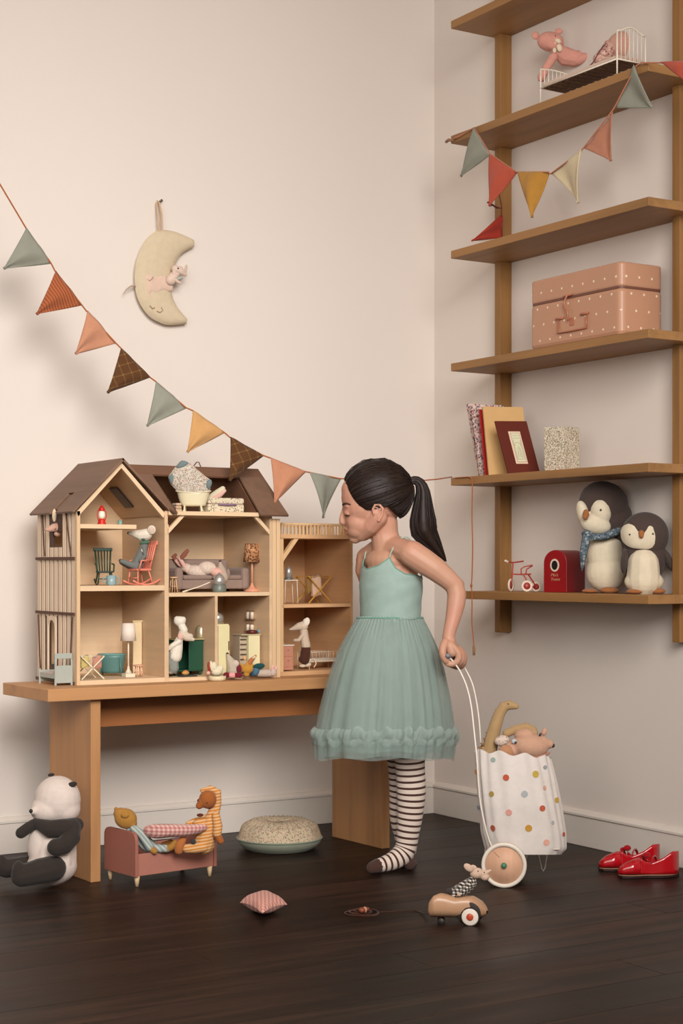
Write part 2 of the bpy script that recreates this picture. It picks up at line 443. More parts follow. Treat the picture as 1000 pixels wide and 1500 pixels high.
# floors, dividing walls, back
MB().bb((X0 + .003, YB - .006, BZ), (X1, YB, .964)).build('back_panel', BIRX, dh)
MB().bb((X1, YB - .006, BZ), (X2, YB, .964)).build('back_panel', BIRX, dh)
xr, zr = -1.3415, 1.1
MB().prism([(X0 + .004, YB, .964), (X1, YB, .964), (xr, YB, zr - .006)], (0, -.006, 0)).build('gable_back', BIRX, dh)
MB().bb((X0, YFr - .002, BZ), (X0 + T, YFr + .012, .962)).build('front_post', BIR, dh, bevel=.0006)
MB().bb((X1 - T, YFr, BZ), (X1, YB - .006, .966)).build('partition_wall', BIRY, dh)
MB().bb((X1, YFr + .002, BZ), (X1 + .004, YB - .006, .93)).build('partition_wall', BIRY, dh)
MB().bb((X2 - .035, YFr, BZ), (X2 - .0265, YB - .006, .962)).build('side_wall', BIRY, dh)
for k in range(2): MB().bb((X2 - .026 + k * .0135, YFr - .001, BZ), (X2 - .014 + k * .0135, YFr + .22, .95)).build('folded_panel', BIR, dh, bevel=.0005)
def floorp(x0, x1, z0, z1, y0=YFr, nm='storey_floor'): return MB().bb((x0, y0, z0), (x1, YB - .006, z1)).build(nm, BIRX, dh, bevel=.0005)
floorp(X0 + T, X1 - T, BZ, .518, YFr - .001); floorp(X0 + T, X1 - T, .752, .766)
floorp(X0 + T, -1.297, .9165, .928, YFr, 'attic_shelf')
floorp(X1 + .004, X2 - .035, BZ, .516); floorp(X1 + .004, X2 - .035, .735, .7455)
floorp(X1 - .002, -.93, .955, .966, YFr - .012, 'terrace_floor')
MB().bb((-1.062, YFr, .516), (-1.054, YB - .006, .735)).build('partition_wall', BIRY, dh)
# gable frame of the tower: two rafters
for s in (-1, 1):
    xe = xr + s * .127
    MB().prism([(xe, YFr - .002, .960), (xr, YFr - .002, 1.092), (xr, YFr - .002, 1.078), (xe - s * .004, YFr - .002, .947)], (0, .012, 0)).build('gable_rafter', BIRX, dh)
# braces in the middle bay
for s, xe in ((1, X1 + .001), (-1, X2 - .036)):
    MB().prism([(xe, YFr - .003, .905), (xe + s * .052, YFr - .003, .957), (xe + s * .038, YFr - .003, .957), (xe, YFr - .003, .918)], (0, .01, 0)).build('corner_brace', BIRX, dh)
# roofs
RO = wood('#755845', .75, 1, 1.2, .55, name='stained_roof'); RO2 = wood('#72503c', .72, 0, 1.2, .55, name='stained_ridge')
def slab(q, th, nm, mat):
    P = [Vector(p) for p in q]; nn = (P[1] - P[0]).cross(P[2] - P[0]).normalized() * th
    if nn.z > 0: nn = -nn
    return MB().prism(P, nn).build(nm, mat, dh, bevel=.0004)
def tl(y, f): return (xr + (-1.486 - xr) * f, y, 1.104 + (.9605 - 1.104) * f)
ny0, ny1, nf = -.365, -.325, .62
for q in ((tl(-.482, 0), tl(-.178, 0), tl(-.178, nf), tl(-.482, nf)),
          (tl(-.482, nf), tl(ny0, nf), tl(ny0, 1), tl(-.482, 1)), (tl(ny1, nf), tl(-.178, nf), tl(-.178, 1), tl(ny1, 1))):
    slab(q, .006, 'roof_panel', RO)
h_ = [Vector(p) - Vector((-.0028, 0, .003)) * -1 for p in (tl(ny0, nf), tl(ny1, nf), tl(ny1, .9), tl(ny0, .9))]
slab([p - Vector((-.004, 0, .008)) for p in h_], .003, 'roof_hatch', RO)
def tr(y, f): return (xr + (-1.192 - xr) * f, y, 1.104 + (.9605 - 1.104) * f)
slab((tr(-.482, 0), tr(-.178, 0), tr(-.178, 1), tr(-.482, 1)), .006, 'roof_panel', RO)
def mf(x, f): return (x, -.325 - .177 * f, 1.098 - .138 * f)
def mbk(x, f): return (x, -.325 + .147 * f, 1.098 - .138 * f)
RX = -.848
slab((mf(-1.33, 0), mf(RX, 0), mf(RX, .2), mf(-1.305, .2)), .006, 'roof_panel', RO2)
slab((mf(-.928, .2), mf(RX, .2), mf(RX, 1), mf(-.936, 1)), .006, 'roof_panel', RO)
slab((mf(-1.305, .2), mf(-1.2, .2), mf(-1.196, 1), mf(-1.192, 1)), .006, 'roof_panel', RO)
slab((mbk(-1.33, 0), mbk(RX, 0), mbk(RX, 1), mbk(-1.2, 1)), .006, 'roof_panel', RO2)
MB().prism([(-.931, YFr, .963), (-.931, YB, .963), (-.931, -.325, 1.088)], (.004, 0, 0)).build('terrace_cheek', RO2, dh)
MB().prism([(RX - .012, YFr, .958), (RX - .012, YB, .958), (RX - .012, -.325, 1.088)], (.004, 0, 0)).build('gable_end', BIRY, dh)
for sg in (-1, 1):
    xe = xr + sg * .122
    MB().prism([(xr, YFr + .004, 1.088), (xe, YFr + .004, .957), (xe, YFr + .004, .953), (xr, YFr + .004, 1.083)], (0, .27, 0)).build('roof_lining', BIRY, dh)
# skylight in the tower roof, seen from the inside
MB().prism([(xr + .045, -.345, 1.033), (xr + .045, -.292, 1.033), (xr + .094, -.292, .981), (xr + .094, -.345, .981)], (-.003, 0, -.003)).build('skylight', paint('#2b211d', .4), dh)
MB().prism([(X0 + .02, YB - .009, .975), (X0 + .05, YB - .009, .975), (xr, YB - .009, 1.07), (xr, YB - .009, 1.09)], (0, .003, 0)).build('gable_strut', BIR, dh)

# ------------------------------------------------------------------ side building with a railed flat roof
an = thing('dollhouse_annex', 'low flat-roofed dollhouse wing with slatted balcony rail behind the girl', 'dollhouse', (-.838, -.435, BZ), 4)
AL, AD = .255, .24; z1, zt = .262, .402
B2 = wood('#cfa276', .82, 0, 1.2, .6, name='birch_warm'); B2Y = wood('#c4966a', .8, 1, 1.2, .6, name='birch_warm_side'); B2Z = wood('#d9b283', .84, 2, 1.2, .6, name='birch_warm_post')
def al(nm, a, b, mat=None, bev=.0005): return MB().bb(a, b).build(nm, mat or B2, an, bevel=bev, local=True)
al('storey_floor', (0, 0, 0), (AL, AD, .012)); al('storey_floor', (.008, 0, .193), (AL - .008, AD, .203)); al('flat_roof', (0, -.003, zt - .012), (AL, AD, zt))
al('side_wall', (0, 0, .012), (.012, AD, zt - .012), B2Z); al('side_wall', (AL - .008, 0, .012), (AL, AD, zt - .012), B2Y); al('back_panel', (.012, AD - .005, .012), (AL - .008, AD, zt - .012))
MB().prism([(.012, .001, .325), (.065, .001, .39), (.05, .001, .39), (.012, .001, .343)], (0, .012, 0)).build('corner_brace', B2Z, an, local=True)
# balustrade on four sides
for (a, b, nb) in (((.004, .004), (AL - .004, .004), 19), ((.004, AD - .004), (AL - .004, AD - .004), 19), ((.004, .004), (.004, AD - .004), 16), ((AL - .004, .004), (AL - .004, AD - .004), 16)):
    for k in range(nb + 1):
        x = a[0] + (b[0] - a[0]) * k / nb; y_ = a[1] + (b[1] - a[1]) * k / nb
        al('baluster', (x - .002, y_ - .002, zt), (x + .002, y_ + .002, zt + .027), B2Z, 0)
    al('top_rail', (min(a[0], b[0]) - .003, min(a[1], b[1]) - .003, zt + .027), (max(a[0], b[0]) + .003, max(a[1], b[1]) + .003, zt + .0325), B2Z)

# ------------------------------------------------------------------ small figures and furniture
def Q(x, y, ypl=None, xpl=None, zpl=None):
    if ypl is not None: return plane(x, y, 1, ypl)
    if xpl is not None: return plane(x, y, 0, xpl)
    return plane(x, y, 2, zpl)
def vf_at(x, y, **k): return VF(tdist(Q(x, y, **k)))
def bits(v, root, spec):
    for s in spec:
        nm, mt, shp = s[:3]; kw = s[3] if len(s) > 3 else {}
        m = MB()
        for q in shp:
            if q[0] == 'e': v.e(m, *q[1:])
            else: v.t_(m, *q[1:])
        if kw.get('blob'): kw = dict(kw, blob=kw['blob'] * v.k)
        m.build(nm, mt, root, **kw)
FELT = cloth('#cdbba6', 3); PINKF = cloth('#d9a999', 3); GREYF = cloth('#b9a898', 3); CREAM = paint('#d8cba6', .4)

# red lantern on the attic shelf
v = vf_at(148, 766, ypl=-.40); b = v.p(149, 767)
t = thing('toy_lantern', 'tiny red lantern with white globe on the attic shelf', 'lantern', (b.x, b.y, .928))
RED = paint('#c8281c', .35); k = v.k
L = MB().lathe([(6.5 * k, 0), (6.5 * k, 2 * k), (5 * k, 4 * k), (5.5 * k, 7 * k), (3.5 * k, 9 * k)], 16); L.build('base', RED, t, local=True)
MB().lathe([(3.4 * k, 9 * k), (5.2 * k, 13 * k), (5 * k, 17 * k), (3.3 * k, 20.5 * k)], 16).build('globe', paint('#efe2cc', .2), t, local=True)
MB().lathe([(3.8 * k, 20.3 * k), (4.6 * k, 21.5 * k), (4 * k, 24 * k), (2 * k, 27 * k), (1.2 * k, 29 * k)], 16).build('top_cap', RED, t, local=True)
for s in (-1, 1):
    MB().tube([(s * 5 * k, 0, 6 * k), (s * 7 * k, 0, 12 * k), (s * 6.6 * k, 0, 19 * k), (s * 4 * k, 0, 23 * k)], .7 * k, 6).build('side_wire', RED, t, local=True)
# mugs
def mug(nm, lab, cat, p, R, Hh, hcol, col, handle=1, spout=False):
    t = thing(nm, lab, cat, p)
    MB().lathe([(R * .82, 0), (R, Hh * .15), (R, Hh), (R * .88, Hh), (R * .84, Hh * .2), (0.0001, Hh * .15)], 18).build('body', paint(col, .3), t, local=True)
    for s in ([-1] if handle == 1 else [-1, 1]):
        MB().tube([(s * R * RT.x * .95, s * R * RT.y * .95, Hh * .8), (s * R * RT.x * 1.7, s * R * RT.y * 1.7, Hh * .7), (s * R * RT.x * 1.7, s * R * RT.y * 1.7, Hh * .35), (s * R * RT.x * .95, s * R * RT.y * .95, Hh * .22)], R * .13, 6).build('handle', paint(hcol, .35), t, local=True)
    return t
p = Q(176, 768, ypl=-.36); mug('mug', 'tiny mint mug at the attic shelf edge', 'mug', (p.x, p.y, .928), 3.4 * k, 8 * k, '#8a7a72', '#7d9c8c')
p = Q(163, 858, ypl=-.43); mug('mug', 'small pale blue enamel two-handled pot before the green rocking chair', 'pot', (p.x, p.y, .766), 7 * k, 15 * k, '#7f9a9e', '#8ba2a4', 2)

# rocking chairs, local x = to the right of the sitter's view, front = -y
def rocking_chair(label, loc, rz, S, h, seat_h):
    mt = paint(h, .4); t = thing('rocking_chair', label, 'chair', loc, rz, None)
    s = S
    MB().box((0, 0, .42 * s), (.50 * s, .46 * s, .06 * s)).build('seat', mt if seat_h is None else paint(seat_h, .4), t, bevel=.02 * s, local=True)
    for x in (-.24, .24):
        pts = [(x * s, (-.36 + .9 * k / 8) * s, (.02 + .55 * (k / 8 - .45) ** 2) * s) for k in range(9)]
        MB().tube(pts, .028 * s, 6).build('rocker', mt, t, local=True)
        for y_, yy in ((-.17, -.2), (.17, .26)):
            MB().tube([(x * .8 * s, y_ * s, .40 * s), (x * s, yy * s, .06 * s)], .024 * s, 6).build('leg', mt, t, local=True)
        MB().tube([(x * 1.15 * s, .2 * s, .68 * s), (x * 1.2 * s, -.12 * s, .66 * s), (x * 1.1 * s, -.18 * s, .42 * s)], .025 * s, 6).build('armrest', mt, t, local=True)
    MB().tube([(-.24 * s, -.19 * s, .2 * s), (.24 * s, -.19 * s, .2 * s)], .018 * s, 6).build('stretcher', mt, t, local=True)
    for i in range(6):
        x = -.2 + .4 * i / 5; rr = .03 if i in (0, 5) else .022
        MB().tube([(x * s, .2 * s, .43 * s), (x * 1.25 * s, .36 * s, 1.12 * s)], rr * s, 6).build('back_spindle', mt, t, local=True)
    MB().box((0, .37 * s, 1.14 * s), (.62 * s, .05 * s, .11 * s)).build('top_rail', mt, t, bevel=.015 * s, local=True)
    return t
p = Q(153, 858, ypl=-.34); rocking_chair('dark green toy rocking chair facing out of the middle storey', (p.x, p.y, .766), -15, .085, '#2f4a38', '#20302a')
p = Q(202, 857, ypl=-.425); rocking_chair('coral pink toy rocking chair with the mouse in it', (p.x + .004, p.y, .766), -82, .100, '#d9806a', None)
# mouse in the coral chair
v = vf_at(203, 840, ypl=-.428); b = v.p(203, 840)
t = thing('plush_mouse', 'grey-clad plush mouse with green cap leaning back in coral rocking chair', 'toy mouse', b)
GY = cloth('#6e6f6a', 3); bits(v, t, [
    ('body', GY, [('t', [(200, 828, 0), (206, 815, 0), (211, 800, 0)], [9, 8, 6]), ('t', [(200, 830, -4), (188, 826, -6), (178, 822, -7)], [5, 4.5, 3.5]), ('t', [(200, 830, 4), (188, 829, 4), (178, 824, 3)], [5, 4.5, 3.5])], dict(blob=.8, smooth=3)),
    ('foot', cloth('#5d4840', 3), [('e', 177, 821, -7, 3.5, 3, 2.5)]), ('foot', cloth('#5d4840', 3), [('e', 178, 824, 3, 3.5, 3, 2.5)]),
    ('head', cloth('#d8cbb8', 3), [('t', [(214, 783, 0), (205, 784, 0), (193, 781, 0), (188, 781, 0)], [9, 8.5, 4, 2])], dict(blob=.8, smooth=3)),
    ('nose', paint('#5a3a32'), [('e', 188, 781, 0, 2, 2, 2)]),
    ('ear', cloth('#d8cbb8', 3), [('e', 222, 776, -8, 6, 2, 6.5)]), ('ear', cloth('#d8cbb8', 3), [('e', 221, 777, 8, 6, 2, 6)]), ('inner_ear', cloth('#cdb3a0', 3), [('e', 222, 776, -9.4, 4.2, 1.2, 4.6)]),
    ('neck_scarf', cloth('#4f6a55', 3), [('e', 212, 795, 0, 8, 7, 3.5, -10), ('e', 210, 789, -2, 4, 5, 3)]),
    ('arm', GY, [('t', [(211, 803, -8), (213, 813, -10), (206, 821, -10)], [3.6, 3.2, 3])]), ('arm', GY, [('t', [(209, 803, 8), (205, 813, 9), (199, 820, 8)], [3.6, 3.2, 3])]),
    ('medallion', paint('#e6dccb', .4), [('e', 210, 806, -8.5, 3.4, 1.5, 3.4)])])
# lower storey: drying rack, teal cradle, lamp, stool, cream panel
def xrack(nm, lab, P0, wd, dp, hh, mt, rz=0, cloths=()):
    t = thing(nm, lab, 'drying rack', P0, rz)
    for y_ in (0, dp):
        for s in (-1, 1): MB().bar((-s * wd / 2, y_, 0.001), (s * wd / 2, y_ , hh), .003, .003, (0, 1, 0)).build('leg', mt, t, local=True)
    for s in (-1, 1): MB().bar((s * wd / 2, 0, hh), (s * wd / 2, dp, hh), .003, .003).build('top_bar', mt, t, local=True)
    for k in range(3): MB().tube([(-wd / 2, dp * (k + .5) / 3, hh), (wd / 2, dp * (k + .5) / 3, hh)], .0008, 6).build('line', mt, t, local=True)
    for (x, dx, dn, c) in cloths:
        y_ = dp * .17
        q = thing('doll_cloth', *c[1:], (0, 0, 0)); q.location = Vector(P0); q.rotation_euler = (0, 0, math.radians(rz))
        m = MB().grid(lambda u, vv: (x + dx * u, y_ + .0025 * math.sin(vv * PI) * (1 if vv < .5 else -1) + (-.0035 if vv < .5 else .0035), hh + .0015 - dn * abs(vv - .5) * 2 - .003 * math.sin(u * 6)), 8, 10)
        m.build('cloth_panel', c[0], q, solid=.0012, local=True)
    return t
CW = paint('#e2d3b4', .5)
p = Q(117, 996, ypl=-.44)
xrack('drying_rack', 'cream folding clothes rack at the front of the lowest tower room', (p.x + .034, -.446, .518), .064, .055, .061, CW, 0,
      [(-.03, .022, .03, (cloth('#c9b46f', 3), 'yellow and olive doll garment over the cream rack, left end', 'doll clothes')), (.004, .024, .034, (cloth('#b98570', 3), 'rust and yellow doll garment on the cream rack, right end', 'doll clothes'))])
v = vf_at(165, 975, ypl=-.33)
b = v.p(164, 990); TE = paint('#557b75', .4); b.z = .518
t = thing('toy_cradle', 'teal toy cradle on splayed legs behind the cream rack', 'cradle', b)
m = MB().grid(lambda u, w_: b + Vector((0, 0, .008 + .05 * w_)) + RT * ((.023 + .007 * w_) * math.cos(2 * PI * u) * 1.25) + FW * ((.018 + .006 * w_) * math.sin(2 * PI * u)), 28, 6, True)
m.build('tub', TE, t, solid=.002)
MB().tube([b + Vector((0, 0, .059)) + RT * (.0375 * math.cos(2 * PI * k / 28)) + FW * (.024 * math.sin(2 * PI * k / 28)) for k in range(28)], .0018, 6, True).build('rim', paint('#6f9890', .4), t)
MB().ell(b + Vector((0, 0, .0105)), (.027, .02, .002)).build('bottom', TE, t)
for s in (-1, 1):
    for d in (-1, 1): MB().tube([b + RT * (s * .024) + FW * (d * .021) + Vector((0, 0, .05)), b + RT * (s * .029) + FW * (d * .024) + Vector((0, 0, .001))], .0018, 6).build('leg', TE, t)
MB().ell(b + RT * .026 + Vector((0, 0, .052)), (.011, .009, .006)).build('pillow', cloth('#d8b9a6', 3), t)
def lamp(lab, p, base, shade_m, R, Hh, sh_h, foot):
    t = thing('toy_floor_lamp', lab, 'lamp', p)
    if foot == 'box': MB().box((0, 0, .005), (R * 1.3, R * 1.3, .01)).build('base', base, t, bevel=.001, local=True); MB().lathe([(R * .5, .01), (R * .2, .02), (R * .12, .03)], 14).build('collar', base, t, local=True)
    else: MB().lathe([(R * .85, 0), (R * .85, .004), (R * .4, .010), (R * .15, .02), (R * .15, .024)], 20).build('base', base, t, local=True)
    MB().tube([(0, 0, .012), (0, 0, Hh - sh_h * .4)], R * .11, 8).build('pole', base, t, local=True)
    MB().lathe([(R, Hh - sh_h), (R * .8, Hh), (R * .74, Hh), (R * .94, Hh - sh_h)], 22).build('lamp_shade', shade_m, t, local=True)
p = Q(188, 990, ypl=-.40); lamp('white toy floor lamp with plain white shade in the lowest tower room', (p.x, p.y, .518), paint('#dccfb5', .4), paint('#e3d3c2', .7), .0215, .145, .047, 'box')
p = Q(201, 985, ypl=-.33)
t = thing('toy_box_panel', 'plain cream upright panel leaning behind the white lamp', 'panel', (p.x, p.y, .518))
MB().bb((-.012, 0, 0), (.014, .006, .148)).build('board', paint('#d9c29a', .5), t, bevel=.001, local=True); MB().bb((-.014, -.002, .146), (.016, .008, .150)).build('cap', paint('#cbb287', .5), t, local=True)
def stool(lab, p, R, Hh, h, n=4):
    t = thing('toy_stool', lab, 'stool', p); mt = wood(h, .8, 2, 3, .5, name='stool')
    MB().lathe([(R, Hh - .004), (R * 1.03, Hh - .002), (R, Hh)], 18).build('seat', mt, t, local=True)
    for k in range(n):
        a = 2 * PI * (k + .5) / n; c_, s_ = math.cos(a), math.sin(a)
        MB().tube([(R * .6 * c_, R * .6 * s_, Hh - .003), (R * .95 * c_, R * .95 * s_, .001)], R * .13, 6).build('leg', mt, t, local=True)
    MB().tube([(R * .78 * math.cos(2 * PI * k / 12), R * .78 * math.sin(2 * PI * k / 12), Hh * .4) for k in range(12)], R * .08, 6, True).build('ring', mt, t, local=True)
p = Q(203, 991, ypl=-.415); stool('small pinkish wooden stool beside the white lamp', (p.x, p.y, .518), .0135, .033, '#cf9a7e')
p = Q(254, 866, ypl=-.43); stool('pale wooden stool at the left end of the sofa', (p.x, p.y, .7455), .0115, .043, '#cfa57a')
# little blue-grey bench outside on the big bench
BG = paint('#a5a99f', .5)
t = thing('toy_bed', 'pale blue-grey toy bed standing outside the dollhouse left wall', 'toy bed', (-1.489, -.405, BZ), 1)
for y_, hh in ((-.045, .052), (.06, .036)):
    MB().bb((-.012 - .021, y_, .006), (.016, y_ + .004, hh)).build('end_panel', BG, t, bevel=.001, local=True)
    for x in (-.033, .012): MB().bb((x, y_ - .0005, 0), (x + .005, y_ + .0045, hh + .012 if y_ < 0 else hh + .004)).build('post', BG, t, bevel=.0008, local=True)
MB().bb((-.033, -.045, hh + .034), (.016, -.041, .084)).build('top_rail', BG, t, bevel=.001, local=True)
for x in (-.033, -.008, .012): MB().bb((x, -.044, .05), (x + .004, -.041, .084)).build('back_slat', BG, t, local=True)
for x in (-.031, .012): MB().bb((x, -.041, .018), (x + .003, .06, .03)).build('side_rail', BG, t, local=True)
MB().bb((-.028, -.04, .02), (.012, .058, .032)).build('mattress', cloth('#b9a39a', 3), t, bevel=.003, local=True)
# mouse in the side window
v = VF(tdist((X0 - .006, -.325, .89))); b = v.p(80, 784)
t = thing('plush_mouse', 'pink plush mouse peeking out of the dollhouse side window', 'toy mouse', b)
PM = cloth('#c79d88', 3); bits(v, t, [
    ('head', PM, [('t', [(84, 772, 4), (78, 773, 0), (70, 776, -3), (67, 776, -4)], [6.5, 6, 3, 1.6]), ('e', 84, 782, 8, 5, 5, 4)], dict(blob=.7, smooth=3)),
    ('ear', cloth('#dcc2a6', 3), [('e', 79.5, 755, -1, 3.2, 1.6, 9.5)]), ('ear', PM, [('e', 86, 759, 5, 2.6, 1.6, 8)]), ('nose', paint('#6b4538'), [('e', 66.5, 776, -4, 1.3, 1.3, 1.3)]),
    ('eye', paint('#2a1a14', .3), [('e', 81, 775, -5.6, .8, .8, .8)])])

# ---- terrace: bathtub, floral bag in it, brush, little suitcase, folded quilt
v = vf_at(283, 748, ypl=-.44); b = v.p(283, 748); b.z = .966; k = v.k
t = thing('toy_bathtub', 'cream toy bathtub on four feet on the roof terrace', 'bathtub', b)
TUB = paint('#ddd0ae', .3, 0, .5)
def tubf(u, w_):
    a = 2 * PI * u; r = interp([0, .2, .6, 1], [.0, .72, .88, 1.0], w_); z = interp([0, .2, .6, 1], [8, 9, 19, 28], w_) * k
    return b + RT * (24 * k * r * math.cos(a)) + FW * (14 * k * r * math.sin(a)) + Vector((0, 0, z + (2.5 * k * abs(math.cos(a)) ** 3 * w_ ** 4)))
MB().grid(tubf, 32, 10, True).build('tub', TUB, t, solid=.0014)
MB().tube([tubf(i / 32, 1) + RT * (1.4 * k * math.cos(2 * PI * i / 32)) for i in range(32)], 1.1 * k, 6, True).build('rim', TUB, t)
for s in (-1, 1):
    for d in (-1, 1): MB().tube([b + RT * (s * 12 * k) + FW * (d * 7 * k) + Vector((0, 0, 9 * k)), b + RT * (s * 12.5 * k) + FW * (d * 8 * k) + Vector((0, 0, 3 * k)), b + RT * (s * 13 * k) + FW * (d * 8.5 * k) + Vector((0, 0, .0012))], [1.6 * k, 1.2 * k, 2.2 * k], 8).build('foot', TUB, t)
# floral bag leaning diagonally in the tub
BAG = floral('#bfb3a4', ['#6f6250', '#a9756a', '#76806e', '#9c8874', '#bfb3a4', '#d0c6b8'], 330, .5)
v2 = VF(v.t); 
t = thing('floral_bag', 'floral quilted bag with blue-grey corners stuffed in the bathtub', 'bag', v2.p(283, 722))
poly = [(247, 697), (259, 681), (266, 675), (277, 678), (300, 697), (309, 704), (309, 712), (304, 722), (290, 731), (272, 730), (256, 716), (248, 706)]
def decal(v_, cx, cy, rx, rd, ry, d0, outline, ctr, off=.8, n=8):
    sm = [tuple(q) for q in spline([(x, y, 0) for x, y in outline] + [(*outline[0], 0)], 4)[:-1]]; N = len(sm)
    def g(u, w_):
        x, y_, _ = sm[int(round(u * N)) % N]; X_, Y_ = ctr[0] + (x - ctr[0]) * w_, ctr[1] + (y_ - ctr[1]) * w_
        q = max(0.0, 1 - ((X_ - cx) / rx) ** 2 - ((Y_ - cy) / ry) ** 2)
        return v_.p(X_, Y_, d0 - rd * math.sqrt(q) - off * (1 - .85 * w_ ** 6))
    return MB().grid(g, N, n, True)
def pillow_poly(v_, pts, th, d0=0, puff=1.0, n=9, tiltd=0):
    m = MB(); cx = sum(p[0] for p in pts) / len(pts); cy = sum(p[1] for p in pts) / len(pts)
    sm = [tuple(q) for q in spline([(x, y, 0) for x, y in pts] + [(pts[0][0], pts[0][1], 0)], 3)[:-1]]; N = len(sm)
    def f(sgn):
        def g(u, w_):
            x, y_, _ = sm[int(round(u * N)) % N]; q = 1 - (1 - w_) 
            X_, Y_ = cx + (x - cx) * (1 - w_), cy + (y_ - cy) * (1 - w_)
            return v_.p(X_, Y_, d0 + tiltd * (Y_ - cy) + sgn * th * math.sqrt(max(0, 1 - (1 - w_) ** 2.4)))
        return g
    m.grid(f(-1), N, n, True); m.grid(f(1), N, n, True); return m
pillow_poly(v2, poly, 7).build('bag_body', BAG, t)
BL = cloth('#6e7a79', 3)
pillow_poly(v2, [(257, 684), (266, 674.5), (276, 678), (270, 684), (262, 686)], 3.6, -3.2).build('corner_patch', BL, t)
pillow_poly(v2, [(246, 699), (251, 694), (255, 697), (254, 705), (250, 709)], 4, -2.2).build('corner_patch', BL, t)
pillow_poly(v2, [(302, 704), (308, 702), (310.5, 708), (306, 717), (301, 713)], 4, -2.2).build('corner_patch', BL, t)
v2.T([(284, 682, 0), (288, 677, 0), (291, 677, 0), (294, 684, 0)], .9).build('handle', cloth('#6e4a44', 3), t)
v3 = vf_at(322, 722, ypl=-.43)
t = thing('doll_slipper', 'pale doll slipper with pink sole poking out beside the bathtub', 'toy', v3.p(318, 722))
bits(v3, t, [('shoe', cloth('#cfc3a6', 3), [('t', [(307, 729, 0), (318, 722, 0), (326, 716, 0)], [4, 5, 4])]), ('sole', cloth('#d3a89c', 3), [('t', [(312, 730, -1), (322, 725, -2), (329, 719, -1)], [3, 4, 2.5])])])
t = thing('folded_quilt', 'small pale checked quilt folded behind the bathtub', 'quilt', (v.p(256, 746).x + .0, -.425, .966))
for i in range(3): MB().box((0, 0, .004 + .008 * i), (.02 - .002 * i, .03, .0075)).build('fold', gingham('#cdb79e', '#c0a284', '#a98467', 180), t, bevel=.003, local=True)
def suitcase_small(lab, P0, wd, dp, hh, mt, hm):
    t = thing('toy_suitcase', lab, 'suitcase', P0)
    MB().bb((0, 0, 0), (wd, dp, hh * .56)).build('base', mt, t, bevel=.003, local=True); MB().bb((0, 0, hh * .6), (wd, dp, hh)).build('lid', mt, t, bevel=.003, local=True)
    MB().bb((.002, .002, hh * .5), (wd - .002, dp - .002, hh * .65)).build('seam', paint('#8d7a66', .6), t, local=True)
    MB().tube(spline([(wd * .28, -.001, hh * .5), (wd * .32, -.006, hh * .55), (wd * .5, -.007, hh * .52), (wd * .7, -.006, hh * .55), (wd * .74, -.001, hh * .5)], 4), .0028, 8).build('handle', hm, t, local=True)
    return t
p = Q(305, 749, ypl=-.452)
suitcase_small('tiny cream patterned suitcase with purple handle on the roof terrace', (p.x, -.452, .966), .112, .06, .040, floral('#d0c2a6', ['#5e4d3d', '#d0c2a6', '#95665c', '#6a6a54', '#d0c2a6'], 240, .42), cloth('#8a6f86', 3))

# ---- middle upper room: sofa, reclining mouse, grey mouse, lantern, broom, leopard lamp
SF = cloth('#8e786c', 2); x0s = Q(256, 866, ypl=-.37).x
t = thing('toy_sofa', 'mauve-brown fabric toy sofa in the middle upper room', 'sofa', (x0s, -.375, .7455))
SW = .232
MB().bb((.02, .0, .008), (SW - .02, .10, .034)).build('base', SF, t, bevel=.004, local=True)
MB().bb((.024, -.002, .034), (SW / 2 - .001, .085, .047)).build('seat_cushion', SF, t, bevel=.006, local=True)
MB().bb((SW / 2 + .001, -.002, .034), (SW - .024, .085, .047)).build('seat_cushion', SF, t, bevel=.006, local=True)
MB().bb((.02, .085, .01), (SW - .02, .12, .092)).build('backrest', SF, t, bevel=.01, local=True)
for a in (0, SW - .024): MB().bb((a, -.004, .006), (a + .024, .118, .068)).build('armrest', SF, t, bevel=.009, local=True)
for x in (.01, SW - .014):
    for y_ in (.006, .105): MB().bb((x, y_, 0), (x + .006, y_ + .006, .01)).build('leg', paint('#6b4c3a'), t, local=True)
v = vf_at(300, 838, ypl=-.345); b = v.p(290, 842)
DR = floral('#d3bfae', ['#b78f80', '#a99a84', '#d3bfae', '#c7a99a'], 420, .4)
t = thing('plush_rabbit', 'plush rabbit in pale floral dress lying on the sofa, brown feet up', 'toy rabbit', b)
bits(v, t, [('dress', DR, [('e', 288, 837, 0, 18, 10, 9.5, 8), ('e', 303, 832, -2, 14, 9, 10), ('e', 273, 832, 0, 8, 8, 7)], dict(blob=.8, smooth=3)),
    ('leg', PINKF, [('t', [(274, 836, -4), (268, 826, -5), (263, 818, -5)], [3.6, 3.2, 3])]), ('leg', PINKF, [('t', [(270, 832, 3), (262, 826, 2), (257, 820, 1)], [3.6, 3.2, 3])]),
    ('foot', cloth('#8d5545', 3), [('t', [(265, 818, -5), (270, 812, -5), (274, 807, -5)], [3.2, 3.8, 3])]), ('foot', cloth('#8d5545', 3), [('t', [(257, 820, 1), (254, 815, 1), (257, 813, 1)], [3, 3.4, 2.5])]),
    ('head', PINKF, [('e', 317, 838, -3, 10, 8, 7, 6)]), ('ear', PINKF, [('e', 308, 830, -6, 7, 2, 3, 40)])])
v = vf_at(323, 835, ypl=-.365); b = v.p(324, 846)
t = thing('plush_mouse', 'grey-beige plush mouse with nose pointing up at the sofa', 'toy mouse', b)
bits(v, t, [('head', cloth('#b29e8c', 3), [('t', [(326, 846, 0), (324, 836, 0), (322.5, 826, 0), (322.3, 823, 0)], [9, 7.5, 3, 1.6])], dict(blob=.7, smooth=2)), ('nose', paint('#3a2620'), [('e', 322.3, 822, 0, 2, 2, 1.6)]), ('ear', cloth('#8f7a6c', 3), [('e', 334, 840, -2, 3, 2, 7)])])
